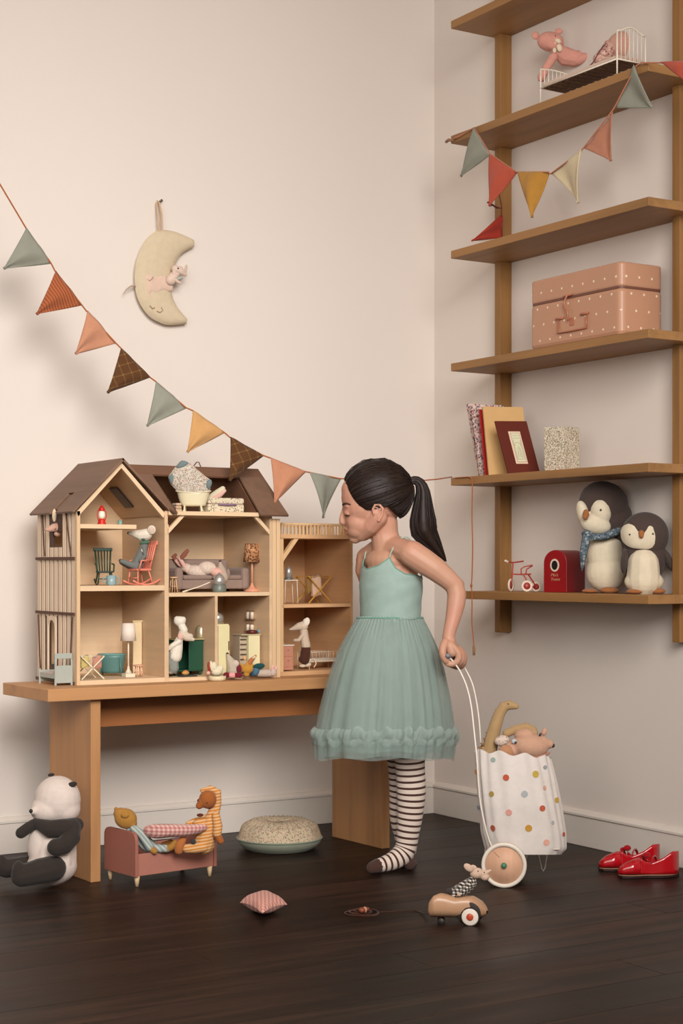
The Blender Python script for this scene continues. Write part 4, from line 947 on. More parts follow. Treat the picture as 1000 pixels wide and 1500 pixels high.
bits(v, t, [('body', BR, [('t', [(815, 74, 0), (828, 83, 0), (842, 86, -2), (852, 85, -4)], [10, 14, 12, 8])], dict(blob=1.2, smooth=3)),
    ('head', BR, [('e', 806, 61, 0, 20, 16, 14, 8), ('e', 810, 66, -9, 9, 7, 7)], dict(blob=1.2, smooth=3)), ('ear', BR, [('e', 784, 52, 2, 5.5, 3, 6)]), ('ear', BR, [('e', 818, 46, 6, 6, 3, 4.5)]),
    ('eye', paint('#2b1c18', .3), [('e', 813, 53, -13.5, 1.3, 1.3, 1.5)]), ('muzzle', cloth('#e3b39c', 2), [('e', 812, 64, -12, 4, 4, 3.5)]),
    ('arm', BR, [('t', [(810, 84, -12), (799, 101, -15), (793, 114, -16)], [6.5, 5.8, 6.2])]), ('arm', BR, [('t', [(826, 74, 9), (838, 84, 10)], [5.5, 5.5])]),
    ('leg', BR, [('t', [(846, 88, -6), (862, 82, -10), (872, 76, -14)], [7.5, 5.8, 5.5])]), ('leg', BR, [('t', [(848, 80, 4), (860, 76, 2), (869, 72, 0)], [6.5, 5.5, 5])]),
    ('bow', cloth('#dccab0', 2), [('e', 817, 60, -16, 5, 2.5, 3.5, 30), ('e', 819, 70, -14, 4, 2.5, 6, -10), ('e', 812, 74, -12, 3, 2.5, 4)])])
v = VF(tdist((-.115, -.86, zb + .12)))
t = thing('round_cushion', 'round dusty pink cushion standing behind the arched bed rail', 'cushion', v.p(915, 78))
bits(v, t, [('body', cloth('#c19482', 2), [('e', 914, 66, 0, 24, 11, 20, 10)])])
pi_ = [('e', 909, 58, -10, .8, .8, .8), ('e', 921, 60, -10, .8, .8, .8)]
t = thing('doll_blanket', 'crumpled mauve printed doll blanket on the bed beside the bear', 'blanket', v.p(885, 84))
bits(v, t, [('folds', floral('#c39a8c', ['#8d5f58', '#c39a8c', '#a9786c', '#d9b8a4'], 150, .5), [('e', 886, 80, -2, 14, 10, 11, -30), ('e', 878, 86, -6, 10, 8, 8), ('e', 893, 72, 0, 9, 8, 14, -20)], dict(blob=1.2, smooth=4)), ('tie', cloth('#7d4b45', 2), [('t', [(860, 100, -10), (868, 92, -12), (876, 78, -12), (884, 66, -8)], 1)])])

# pink dotted suitcase on the fourth board
zb = SHELF_Z[3]; pc = plane(909, 487, 0, -.185)
yc = pc.y; yfar = plane(775, 508, 0, -.185).y
t = thing('suitcase', 'salmon pink suitcase with small white dots and metal clasp', 'suitcase', (-.105, (yc + yfar) / 2, zb))
SC = dots('#b5866a', '#e2cbb2', 22, .075); hS = .198
def rr_box(y0, y1, x0, x1, z0, z1, r, rt=True, rb=True, n=6):
    def corner(cx, cz, a0): return [(cx + r * math.cos(a0 + PI / 2 * k / n), cz + r * math.sin(a0 + PI / 2 * k / n)) for k in range(n + 1)]
    pts = (corner(y1 - r, z1 - r, 0) + corner(y0 + r, z1 - r, PI / 2)) if rt else [(y1, z1), (y0, z1)]
    pts += (corner(y0 + r, z0 + r, PI) + corner(y1 - r, z0 + r, 1.5 * PI)) if rb else [(y0, z0), (y1, z0)]
    return MB().prism([(x0, a, b) for a, b in pts], (x1 - x0, 0, 0))
xs1, xs2 = -.185, -.03
zs = zb + hS * .66
# rounded along the two vertical long edges as seen from above
def rbox(nm, z0, z1, r, gx=0, mat=SC, bz=.006):
    pts = []
    for cx, cy, a0 in ((xs2 - r, yfar - r, 0), (xs1 + r, yfar - r, PI / 2), (xs1 + r, yc + r, PI), (xs2 - r, yc + r, 1.5 * PI)):
        pts += [(cx + (r - gx) * math.cos(a0 + PI / 2 * k / 6), cy + (r - gx) * math.sin(a0 + PI / 2 * k / 6), z0) for k in range(7)]
    return MB().prism(pts, (0, 0, z1 - z0)).build(nm, mat, t, bevel=bz)
rbox('lower_shell', zb + .001, zs - .0012, .02, bz=.011); rbox('lid', zs + .0005, zb + hS, .02); rbox('seam', zs - .004, zs + .003, .02, .0015, paint('#6e4436', .5), 0)
CL = paint('#a9684c', .35, 0, .5); ym = (yc + yfar) / 2 + .005
wf = WF(0, xs1 - .001, .0019)
m = MB()
m.tube([wf.p(818, 469, -1), wf.p(818, 488, -2), wf.p(838, 484.5, -2), wf.p(860, 480, -2), wf.p(859, 462, -1)], .0026, 8, False).build('carry_handle', CL, t)
MB().tube([wf.p(815, 468, -1), wf.p(826, 465.5, -1)], .0035, 8).build('handle_mount', CL, t); MB().tube([wf.p(851, 461, -1), wf.p(862, 458, -1)], .0035, 8).build('handle_mount', CL, t)
MB().tube(spline([wf.p(832, 432, -2), wf.p(829, 446, -4), wf.p(834, 458, -4), wf.p(833, 470, -2)], 4), .0028, 8).build('clasp', CL, t)
MB().tube([wf.p(826, 435, -1), wf.p(838, 431, -1)], .003, 8).build('clasp_mount', CL, t); MB().box(wf.p(837, 471, 0), (.002, .02, .022)).build('clasp_plate', CL, t, bevel=.001)

# books and printed box on the fifth board
zb = SHELF_Z[4]
def book(nm, lab, foot_px, w_, h_, th, cover, pages, lean=0, turn=0, x=-.17, group=None):
    # thickness along the shelf (towards -y), cover height z, width into depth x
    y0 = plane(foot_px, 694, 0, x).y
    t = thing(nm, lab, 'book', (x, y0, zb)); R = Matrix.Rotation(math.radians(turn), 3, 'Z') @ Matrix.Rotation(math.radians(lean), 3, 'X')
    zmin = min((R @ Vector(p)).z for p in ((0, 0, 0), (w_, 0, 0), (0, -th, 0), (w_, -th, 0)))
    def bx(nm2, a, b, mt):
        m = MB().bb(a, b); m.v = [tuple(R @ Vector(q) + Vector((0, 0, -zmin))) for q in m.v]; return m.build(nm2, mt, t, local=True)
    c = min(.0018, th * .2)
    bx('front_cover', (0, -th, 0), (w_, -th + c, h_), cover); bx('back_cover', (0, -c, 0), (w_, 0, h_), cover); bx('spine', (0, -th + c, 0), (c, -c, h_), cover)
    bx('pages', (c, -th + c, .002), (w_ - .003, -c, h_ - .002), pages)
    return t, R, Vector((0, 0, -zmin))
PG = paint('#d9cab0', .8); FLR = floral('#cdb4a8', ['#7d3f44', '#a8505a', '#566070', '#cdb4a8', '#8d6f68', '#e0cfc4'], 170, .5)
def shelf_book(nm, lab, foot, top_px, w_, th, cover, turn, x0, lab_ink=False, back=0.0):
    # foot: picture point of the lower left corner; top_px: where its upper left corner shows
    A = plane(foot[0], foot[1], 0, x0); A.z = zb + .001
    dirx = (RT * math.cos(turn) + FW * math.sin(turn)).normalized(); kk = tdist(A) / FPX
    dx, dz = (top_px[0] - foot[0]) * kk, (foot[1] - top_px[1]) * kk
    up = RT * dx + UP * dz + FW * (back * dz); hh_ = up.length; up = up / hh_
    nr = dirx.cross(up).normalized()
    if nr.dot(FW) < 0: nr = -nr
    t = thing(nm, lab, 'book', A)
    def pan(nm2, u0, u1, v0, v1, n0, n1, mt):
        q = [A + dirx * (u * w_) + up * (v_ * hh_) + nr * n0 for u, v_ in ((u0, v0), (u1, v0), (u1, v1), (u0, v1))]
        return MB().prism(q, nr * (n1 - n0)).build(nm2, mt, t)
    c = min(.002, th * .2)
    pan('front_cover', 0, 1, 0, 1, 0, c, cover); pan('back_cover', 0, 1, 0, 1, th - c, th, cover); pan('spine', 0, .02, 0, 1, c, th - c, cover); pan('pages', .02, .98, .01, .99, c, th - c, PG)
    if lab_ink:
        pan('title_label', .33, .70, .18, .80, -.0012, 0, paint('#d8b79a', .6)); pan('label_field', .39, .66, .215, .77, -.0018, -.001, paint('#c9c2a0', .6))
        INK = paint('#6d6a50', .6)
        def P_(u, v_): return A + dirx * (u * w_) + up * (v_ * hh_) - nr * .0019
        for q in ((.39, .215, .66, .215), (.39, .77, .66, .77), (.39, .215, .39, .77), (.66, .215, .66, .77), (.42, .72, .63, .72), (.42, .67, .63, .67), (.42, .27, .63, .27), (.42, .27, .42, .63), (.63, .27, .63, .63), (.47, .3, .5, .5), (.54, .3, .54, .52), (.59, .3, .57, .5)):
            MB().tube([P_(*q[:2]), P_(*q[2:])], .0004, 5).build('printed_line', INK, t)
        MB().tube([P_(.525 + .09 * math.cos(q), .52 + .07 * math.sin(q)) for q in [PI * i / 10 for i in range(11)]], .0004, 5).build('printed_line', INK, t)
shelf_book('notebook', 'floral patterned hardback, leftmost and most tilted on its shelf', (703, 698), (684.5, 591), .125, .010, FLR, .42, -.148)
shelf_book('notebook', 'floral patterned hardback just behind the thin red book', (705.5, 697.5), (691.5, 594), .118, .009, FLR, .6, -.165)
shelf_book('notebook', 'thin bright red book between the floral and tan ones', (711, 697), (702, 600), .10, .004, paint('#a81c1c', .5), .5, -.176)
shelf_book('picture_book', 'tall plain tan book standing behind the maroon one', (716, 697), (707, 597), .122, .012, paint('#c59a60', .6), .12, -.186)
shelf_book('picture_book', 'maroon hardback with framed cream label leaning on the tan book', (744, 693), (725, 616), .094, .010, paint('#5c2418', .75, 0, .15), .05, -.196, True, .1)
FLB = floral('#c9bda6', ['#75695a', '#a5785f', '#6e7a68', '#c9bda6', '#e2d8c6', '#93846f'], 300, .5)
pb = plane(825, 688, 0, -.185)
t = thing('gift_box', 'upright box covered in fine pale floral print', 'box', (pb.x, pb.y, zb), -12)
MB().bb((0, 0, 0), (.075, .068, .122)).build('body', FLB, t, bevel=.0012, local=True)
t.rotation_euler.z = math.radians(14)

# tricycle, red box, two penguins on the lowest board
zb = SHELF_Z[5]; k = tdist((-.12, -.6, zb)) / FPX
v = VF(tdist((-.13, plane(765, 866, 0, -.13).y, zb)))
b = v.p(768, 866); t = thing('toy_tricycle', 'tiny red metal tricycle with white tyres', 'tricycle', (b.x, b.y, zb))
RD = paint('#a8382a', .35); TY = paint('#e2cdb8', .5)
def wheel(x, y, d, r, yaw, nm='wheel'):
    R_ = (Matrix((RT, FW, UP)).transposed() @ rotm('Z', yaw) @ rotm('X', 90))
    c = v.p(x, y, d); kk = v.k
    MB().lathe([(r * .62 * kk, -1 * kk), (r * kk, -1.2 * kk), (r * kk, 1.2 * kk), (r * .62 * kk, 1 * kk)], 24, c, R_, True).build('tyre', TY, t)
    MB().lathe([(.6 * kk, -.9 * kk), (r * .66 * kk, -.6 * kk), (r * .66 * kk, .6 * kk), (.6 * kk, .9 * kk)], 20, c, R_).build('rim_disc', paint('#9c3530', .35), t)
    MB().ell(c, (1.3 * kk,) * 3).build('hub_cap', paint('#c86a5a', .3), t)
zz = lambda r: HZ + (v.p(0, 0).z - 0, 0)[1]
def fy(r): return HZ + (CAM.z - zb) / v.k - r   # picture row of a wheel centre of radius r standing on the board
wheel(748, fy(9.5), -2, 9.5, 62); wheel(771.5, fy(8.2), -7, 8.2, 0); wheel(785, fy(7.2), 10, 7.2, 0)
v.T([(748, fy(9.5), -2), (750, 842, -2), (751, 824, -2)], 1.1).build('fork', RD, t)
v.T([(739, 821, -8), (743, 823, -6), (751, 824, -2), (760, 823, 4), (766, 822, 8)], 1.1).build('handlebar', RD, t); v.T([(740, 821.5, -8), (743, 823, -6)], 1.8).build('grip', TY, t)
v.T([(750, 841, -2), (763, 841.5, 0), (777, 841, 2)], 1.1).build('frame_tube', RD, t); v.T([(766, 841, -4), (770, 848, -6), (773, fy(8), -7)], 1.1).build('stay', RD, t); v.T([(773, 841, 4), (779, 850, 8), (785, fy(7), 10)], 1.1).build('stay', RD, t)
v.T([(771.5, fy(8.2), -7), (785, fy(7.2), 10)], .9).build('axle', RD, t)
v.T([(763, 841, 0), (763, 833, 0), (768, 830, 0), (779, 828, 0)], 1.0).build('backrest', RD, t); v.T([(770, 840, 3), (771, 834, 3), (779, 829, 3)], 1.0).build('seat_frame', RD, t)
# red mailbox-like box
xb = -.185; yb0 = plane(797, 864, 0, xb).y; yb1 = plane(826, 866, 0, xb + .0).y
t = thing('tin_box', 'red round-topped tin box with oval window and gold script', 'box', (xb + .06, yb0 - .03, zb))
RB = paint('#860a12', .35, 0, .5); uW = Vector((RT.x, RT.y, 0)); A = v2_ = None
vb = VF(tdist((-.17, -.72, zb))); kb = vb.k
c0 = vb.p(796, 866, 0); c0.z = zb
ax1 = (RT * .82 - FW * .57).normalized(); dp_ = (RT * .57 + FW * .82).normalized()
Wd, Hh, Dp = 31 * kb / .82, .122, .13
pts = [c0, c0 + ax1 * Wd] + [c0 + ax1 * (Wd / 2 + Wd / 2 * math.cos(a)) + UP * (Hh - Wd / 2 + Wd / 2 * math.sin(a)) for a in [PI * i / 14 for i in range(15)]]
MB().prism(pts, dp_ * Dp).build('body', RB, t, bevel=.0015)
nb = -dp_; cc = c0 + ax1 * (Wd * .48) + UP * .078
def ovl(r1, r2, off, nm, mt):
    MB().prism([cc + ax1 * (r1 * math.cos(a)) + UP * (r2 * math.sin(a)) + nb * off for a in [2 * PI * i / 24 for i in range(24)]], nb * .0008).build(nm, mt, t)
ovl(.0145, .0185, 0, 'window_ring', paint('#cdbba6', .3)); ovl(.0095, .0135, .0009, 'window_hole', paint('#14110f', .4))
def text_on(s_, P, xd, ud, size, mt, par, nm='lettering'):
    cu = bpy.data.curves.new('t', 'FONT'); cu.body = s_; cu.size = size; cu.align_x = 'CENTER'; cu.extrude = .02 * size; cu.shear = .3
    to = bpy.data.objects.new('t', cu); C.objects.link(to); dg = bpy.context.evaluated_depsgraph_get()
    me = bpy.data.meshes.new_from_object(to.evaluated_get(dg)); bpy.data.objects.remove(to)
    nd = Vector(xd).cross(Vector(ud)); M_ = Matrix((xd, ud, nd)).transposed()
    off = par.location
    for q in me.vertices: q.co = M_ @ q.co + Vector(P) - off
    me.materials.clear(); me.materials.append(mt); o = bpy.data.objects.new(nm, me); C.objects.link(o); o.parent = par; return o
GOLD = paint('#b08d6a', .4)
text_on("Mu's", c0 + ax1 * (Wd * .46) + UP * .046 + nb * .0006, ax1, UP, .0125, GOLD, t); text_on("Treats", c0 + ax1 * (Wd * .5) + UP * .034 + nb * .0006, ax1, UP, .0115, GOLD, t)

# penguins
DK = cloth('#4a3d38', 1.6); IV = cloth('#d6c8ae', 1.6); OR_ = cloth('#9c6238', 2)
v = VF(tdist((-.115, -.93, zb)) ); b = v.p(886, 868); b.z = zb
t = thing('plush_penguin', 'large plush penguin with blue patterned scarf, head touching the board above', 'toy penguin', b)
fb = HZ + (CAM.z - zb) / v.k
bits(v, t, [('back_body', DK, [('e', 889, 815, 14, 26, 20, 52, 3)]),
    ('belly', IV, [('e', 886, 812, -2, 27.5, 22, 34), ('e', 887, 838, -2, 29, 24, fb - 839)], dict(blob=1.5, smooth=5)),
    ('head', DK, [('e', 884, 738, 0, 37, 32, 33, 25), ('e', 890, 757, 4, 36, 30, 32, 0), ('e', 899, 775, 6, 29, 26, 22)], dict(blob=1.6, smooth=6)),
    ('face_patch', IV, [('e', 880, 748, -19, 16, 16, 22, -4), ('e', 872, 768, -19, 23, 15, 15, 14), ('e', 853, 752, -15, 9, 13, 19, -12)], dict(blob=1.3, smooth=3)),
    ('beak', OR_, [('t', [(858, 750, -33), (858, 754, -37), (857, 758, -37)], [4, 5, 3.5])]),
    ('eye', paint('#3a2d28', .3), [('e', 879.5, 747, -35.5, 1.5, 1.2, 1.6)]),
    ('foot', OR_, [('e', 864, fb - 3, -20, 12, 12, 3.5)]), ('foot', OR_, [('e', 892, fb - 4, -22, 14, 12, 5)]),
    ('flipper', DK, [('e', 914, 815, 2, 6, 12, 26, 8)])])
SCF = floral('#57646c', ['#37444d', '#6c7a82', '#9a9c96', '#42505a'], 170, .5)
m = MB(); v.t_(m, [(856, 782, -20), (868, 787, -30), (884, 786, -32), (900, 780, -26), (914, 774, -8)], [5, 5.5, 5.5, 6, 5], ell=[1] * 13)
v.t_(m, [(860, 783, -28), (857, 797, -32), (854, 812, -33), (853, 826, -33), (852, 836, -33)], [7, 6.5, 5.5, 3.5, 1.2])
m.build('scarf', SCF, t, blob=.0022, smooth=3)
v = VF(tdist((-.135, -1.09, zb))); b = v.p(943, 868); b.z = zb; fb = HZ + (CAM.z - zb) / v.k
t = thing('plush_penguin', 'small plush penguin leaning against the large one, no scarf', 'toy penguin', b)
bits(v, t, [('body', DK, [('e', 943, 815, 4, 32, 24, 44)]),
    ('belly', IV, [('t', [(942, 826, -12), (942, fb - 20, -12)], [23, 25]), ('e', 943, fb - 18, -11, 29, 20, 17)], dict(blob=1.5, smooth=5)),
    ('head', DK, [('e', 944, 784, 0, 35, 27, 34, 0, 0, 48, 32)]),
    ('beak', OR_, [('t', [(939, 781, -28), (939, 785, -30.5)], [4.5, 3.4])]),
    ('eye', paint('#3a2d28', .3), [('e', 922, 783, -22.6, 1.4, 1.3, 1.4)]), ('eye', paint('#3a2d28', .3), [('e', 956, 782, -27.2, 1.4, 1.3, 1.4)]),
    ('foot', OR_, [('e', 930, fb - 3.5, -20, 13, 12, 4)]), ('foot', OR_, [('e', 962, fb - 4, -16, 12, 12, 5)]),
    ('flipper', DK, [('e', 914, 822, -8, 5, 12, 18, 5)]), ('flipper', DK, [('e', 978, 820, 0, 6, 12, 19, -25)])])

decal(v, 944, 784, 35, 27, 34, 0, [(920, 767), (912, 771), (908.5, 780), (911, 792), (921, 801), (938, 804), (957, 803), (968, 793), (971, 780), (967, 769), (959, 766), (951, 769), (946, 777), (940, 783), (934, 778), (928, 770)], (940, 793), 1.5).build('face_patch', IV, t)

# ================================================================== ON THE FLOOR
def raycast(o, x, y):
    from mathutils.bvhtree import BVHTree
    off = Vector((0, 0, 0)); q = o
    while q is not None: off += q.location; q = q.parent
    vs = [Vector(w_.co) + off for w_ in o.data.vertices]; bv = BVHTree.FromPolygons(vs, [tuple(f.vertices) for f in o.data.polygons])
    d = (FW + RT * ((x - 500) / FPX) + UP * ((HZ - y) / FPX)).normalized(); h = bv.ray_cast(CAM, d); return h[0], h[1]
# ---- panda against the bench leg
v = VF(4.235); b = v.p(75, 1290); b.z = 0
PW_ = cloth('#d5c5ba', 1.4); PD = cloth('#352e2a', 1.6)
t = thing('plush_panda', 'plush panda with dark limbs sitting against the left bench leg', 'toy panda', b)
fl_ = HZ + CAM.z / v.k
bits(v, t, [
    ('body', PW_, [('t', [(84, 1212, 10), (80, 1240, 4), (78, 1262, 0)], [30, 33, 35]), ('e', 76, 1268, 0, 37, 34, fl_ - 1270), ('e', 60, 1240, -6, 20, 18, 34)], dict(blob=2, smooth=6)),
    ('head', PW_, [('e', 84, 1172, 6, 34.5, 32, 36, 0), ('e', 70, 1186, -2, 26, 25, 20), ('e', 96, 1185, 4, 22, 24, 20), ('t', [(60, 1186, -14), (49, 1188, -20)], [12, 6])], dict(blob=1.8, smooth=8)),
    ('chest_band', PD, [('t', [(52, 1205, -18), (72, 1214, -28), (96, 1213, -24), (112, 1208, -4)], [7, 13, 14, 11]), ('e', 86, 1214, 2, 30, 29, 14)], dict(blob=1.8, smooth=4)),
    ('arm', PD, [('t', [(54, 1204, -16), (42, 1212, -20), (31, 1220, -22)], [7, 8.5, 8.5])], dict(blob=1.6, smooth=3)),
    ('arm', PD, [('t', [(106, 1212, -14), (104, 1226, -26), (94, 1238, -36), (82, 1241, -42)], [13, 14.5, 13.5, 13])], dict(blob=1.8, smooth=4)),
    ('leg', PD, [('t', [(78, 1272, -30), (58, 1276, -44), (32, 1283, -56)], [19, 18.5, 16]), ('e', 27, 1278, -58, 10, 13, 17)], dict(blob=1.8, smooth=4)),
    ('leg', PD, [('t', [(60, 1268, 10), (36, 1268, 6), (10, 1272, 2)], [15, 14.5, 14]), ('e', 2, 1268, 0, 9, 12, 16)], dict(blob=1.8, smooth=4)),
    ('ear', PD, [('e', 75, 1135, 8, 5, 3, 2.6, -8)]), ('ear', PD, [('e', 106, 1149, -6, 7, 4, 4, -12)]),
    ('eye', paint('#2b211c', .3), [('e', 81.5, 1182, -23.5, 1.4, 1.2, 1.5)]), ('nose', paint('#241c1a', .5), [('e', 45.5, 1188, -24, 3, 3, 3)])])

# ---- doll bed with bear, striped cat figure and gingham pillow
RB0 = paint('#ac7262', .5); RB1 = paint('#9f6556', .5)
org = Vector((-1.385, -.652, 0)); BA = math.radians(7.5); ux = Vector((math.cos(BA), math.sin(BA), 0)); uy = Vector((-math.sin(BA), math.cos(BA), 0))
t = thing('doll_bed', 'dusty pink wooden doll bed on turned legs on the floor', 'toy bed', org, 7.5)
BLg, BD = .243, .153
def endp(x0, x1, h0):
    n = 6; r = .022; pts = [(x0, 0, .026)] + [(x0, r - r * math.cos(PI / 2 * k / n), h0 - r + r * math.sin(PI / 2 * k / n)) for k in range(n + 1)] + [(x0, BD - r + r * math.sin(PI / 2 * k / n), h0 - r + r * math.cos(PI / 2 * k / n)) for k in range(n + 1)] + [(x0, BD, .026)]
    return MB().prism(pts, (x1 - x0, 0, 0)).build('end_panel', RB1, t, bevel=.001, local=True)
endp(0, .009, .139); endp(BLg - .0, BLg + .009, .115)
for y_ in (.004, BD - .011): MB().bb((.009, y_, .027), (BLg, y_ + .007, .083)).build('side_board', RB0, t, bevel=.001, local=True)
MB().bb((.009, .011, .03), (BLg, BD - .011, .036)).build('bottom_board', RB1, t, local=True)
MB().bb((.012, .013, .036), (BLg - .003, BD - .013, .052)).build('mattress', stripes('#c2c5bd', '#8f9a98', 90, 'Y', .5), t, bevel=.005, local=True)
LEGW = wood('#d3b48c', .85, 2, 2, .5, name='turned')
for x in (.006, BLg - .012):
    for y_ in (.012, BD - .012): MB().lathe([(.0045, 0), (.008, .030)], 14, (x + .006, y_, 0)).build('leg', LEGW, t, local=True)
v = VF(4.27)
b = v.p(215, 1225); TEDM = cloth('#a87838', 2)
t = thing('plush_bear', 'ochre plush bear in blue striped pyjamas at the left end of the bed', 'toy bear', b)
BST = stripes('#b4b8ae', '#8b9794', 110, 'X', .55, rot=(0, .6, 0))
bits(v, t, [('head', TEDM, [('e', 184, 1199, 0, 17, 13, 15, 20), ('e', 176, 1192, 0, 10, 9, 9), ('e', 192, 1206, 0, 9, 9, 8)], dict(blob=1.1, smooth=3)),
    ('ear', TEDM, [('e', 183, 1194, -13, 6, 3, 4.5)]), ('ear', TEDM, [('e', 170, 1186, 6, 3, 3, 4)]),
    ('body', BST, [('t', [(192, 1216, 2), (202, 1224, 0), (214, 1236, 0), (222, 1242, 0)], [8, 10, 11, 10])], dict(blob=1.1, smooth=3)),
    ('sleeve', BST, [('t', [(196, 1214, -10), (207, 1222, -13), (216, 1236, -14), (219, 1241, -14)], [5.5, 6.5, 6, 6])], dict(blob=1.0, smooth=2)),
    ('hand', TEDM, [('t', [(219, 1241, -14), (226, 1247, -14)], [5, 4.5])]),
    ('trouser_leg', BST, [('t', [(222, 1242, -4), (236, 1243, -6), (246, 1243, -8)], [7, 6, 5.5])]), ('foot', TEDM, [('t', [(246, 1243, -8), (252, 1240, -9), (257, 1234, -10)], [5.5, 5, 4.5])]),
    ('foot', cloth('#8a5a2c', 2), [('t', [(240, 1238, 6), (250, 1234, 5)], [5, 4.5])])])
b = v.p(305, 1210)
t = thing('plush_animal', 'brown plush animal in orange striped hooded suit sitting at the bed right end', 'toy animal', b)
OST = stripes('#c07a30', '#d3a87c', 125, 'Z', .55, rot=(.1, .12, 0)); BRW = cloth('#9c5a2c', 2)
bits(v, t, [('suit', OST, [('t', [(312, 1192, 2), (308, 1206, 0), (303, 1222, 0), (299, 1236, 0)], [9, 12, 15, 16]), ('e', 292, 1206, -2, 11, 9, 8, -20)], dict(blob=1.1, smooth=3)),
    ('head', BRW, [('e', 304, 1171, -2, 13, 12, 13.5), ('t', [(296, 1176, -4), (292, 1180, -5)], [8, 5.5])], dict(blob=1.0, smooth=3)),
    ('hood', OST, [('t', [(296, 1158, 2), (308, 1155, 3), (319, 1160, 3), (319, 1176, 4), (316, 1190, 3)], [3.5, 5, 5.5, 5.5, 6]), ('e', 309, 1170, 8, 14, 10, 16)], dict(blob=1.0, smooth=2)),
    ('nose', paint('#2f1c14', .4), [('e', 290.5, 1172.5, -6, 2, 2, 2)]), ('eye', paint('#2f1c14', .4), [('e', 303, 1176, -14, .9, .9, .9)]),
    ('bow_tie', cloth('#5d2b22', 2), [('e', 293, 1194, -10, 5, 2.5, 2.5)]),
    ('arm', OST, [('t', [(316, 1194, -10), (319, 1210, -13), (318, 1221, -15)], [6, 7, 6.5])]), ('paw', BRW, [('t', [(318, 1222, -15), (323, 1232, -15)], [6, 5])]),
    ('arm', OST, [('t', [(300, 1198, 8), (284, 1204, 6), (276, 1207, 3)], [5, 5, 4.5])]),
    ('paw', cloth('#b06a38', 2), [('t', [(262, 1245, -10), (264, 1235, -13), (268, 1230, -12)], [7, 7, 5])]), ('leg', OST, [('t', [(298, 1240, -8), (286, 1243, -11), (274, 1243, -11)], [9, 7.5, 7])]),
    ('pocket', cloth('#3c3a3a', 2), [('e', 283, 1233, -15, 4, 2, 4)])])
GIN = gingham('#d8b4a8', '#c48f86', '#ab6d68', 105, ('X', 'Z'))
def bolster(v_, pts, th, mt, par, d0=0, nm='cushion_body', sm=3): return pillow_poly(v_, pts, th, d0).build(nm, mt, par, smooth=sm)
t = thing('gingham_pillow', 'long pink gingham pillow lying across the doll bed occupants', 'pillow', v.p(258, 1217, -12))
bolster(v, [(209, 1213), (220, 1207), (245, 1206.5), (275, 1207), (298, 1207), (306, 1211), (298, 1219), (280, 1225), (262, 1227), (247, 1227), (230, 1229), (216, 1226), (209, 1219)], 14, GIN, t, -16)
t = thing('gingham_pillow', 'small pink gingham pillow lying alone on the dark floor', 'pillow', plane(386, 1328, 2, 0)); b = t.location
GIN2 = gingham('#d3a898', '#c28a7c', '#b06f66', 110, ('X', 'Y'), (0, 0, .5))
def flat_pillow(cs, z0, th, mt, par, nm='pillow_body'):
    c = sum((Vector(q) for q in cs), Vector((0, 0, 0))) / 4
    def f(sg):
        def g(u, w_):
            p = (Vector(cs[0]).lerp(Vector(cs[1]), u)).lerp(Vector(cs[3]).lerp(Vector(cs[2]), u), w_)
            e = (max(0, 1 - (2 * u - 1) ** 2) * max(0, 1 - (2 * w_ - 1) ** 2)) ** .42
            pin = 1 - .10 * (1 - abs((2 * u - 1) * (2 * w_ - 1))) * max(abs(2 * u - 1), abs(2 * w_ - 1)) ** 4
            q = c + (p - c) * pin; q.z = z0 + th / 2 + (sg * th / 2) * e + .0015 * math.sin(9 * u + 7 * w_) * e - (.12 * th * ((2 * u - 1) ** 2 * (2 * w_ - 1) ** 2)); return q
        return g
    m = MB(); m.grid(f(-1), 22, 22); m.grid(f(1), 22, 22); return m.build(nm, mt, par)
flat_pillow([plane(351, 1325, 2, .012), plane(384, 1341, 2, .012), plane(421, 1328, 2, .012), plane(388, 1308, 2, .022)], .0005, .042, GIN2, t)
# ---- round floor cushion
c = plane(409, 1243, 2, 0); t = thing('round_cushion', 'large round cushion printed with tiny flowers lying on the floor by the skirting', 'cushion', c)
k = tdist(c) / FPX; Rr = 62 * k
def cush(u, w_):
    a = 2 * PI * u; r = interp([0, .25, .5, .75, 1], [.0, .3, .62, .9, 1], w_) * Rr * (1 + .012 * math.sin(9 * a))
    z = interp([0, .08, .25, .5, .72, .88, 1], [.072, .074, .083, .084, .070, .05, .032], w_) + (.0022 * math.sin(36 * a) * max(0, math.sin(PI * min(1, w_ * 1.1))))
    return (c.x + r * math.cos(a), c.y + r * math.sin(a), z)
MB().grid(cush, 144, 20, True).build('printed_cover', floral('#c3ae92', ['#7f7060', '#a5836f', '#8a8a74', '#c3ae92', '#cdb9a0'], 210, .42), t)
MB().grid(lambda u, w_: (c.x + (Rr * (1 - .22 * w_ ** 2)) * math.cos(2 * PI * u), c.y + (Rr * (1 - .22 * w_ ** 2)) * math.sin(2 * PI * u), .032 * (1 - w_) + .001), 96, 8, True).build('sage_underside', cloth('#8f9380', 2), t)
MB().lathe([(Rr * .9, .012), (Rr * .5, .001)], 48, (c.x, c.y, 0)).build('base', cloth('#8f9380', 2), t)
MB().tube([(c.x + Rr * 1.005 * math.cos(2 * PI * i / 72), c.y + Rr * 1.005 * math.sin(2 * PI * i / 72), .033) for i in range(72)], .0025, 6, True).build('piping', cloth('#87907c', 2), t)
MB().grid(lambda u, w_: (c.x + .34 * Rr * w_ * math.cos(2 * PI * u), c.y + .34 * Rr * w_ * math.sin(2 * PI * u), .0735 + .0105 * w_ ** 2 + .0008), 40, 5, True).build('centre_disc', cloth('#b8a68c', 2), t)
MB().grid(lambda u, w_: (c.x - .005 + .15 * Rr * w_ * math.cos(2 * PI * u) * (1 + .3 * math.cos(4 * PI * u)), c.y + .01 + .15 * Rr * w_ * math.sin(2 * PI * u), .0755), 24, 2, True).build('centre_patch', cloth('#8d5c44', 2), t)

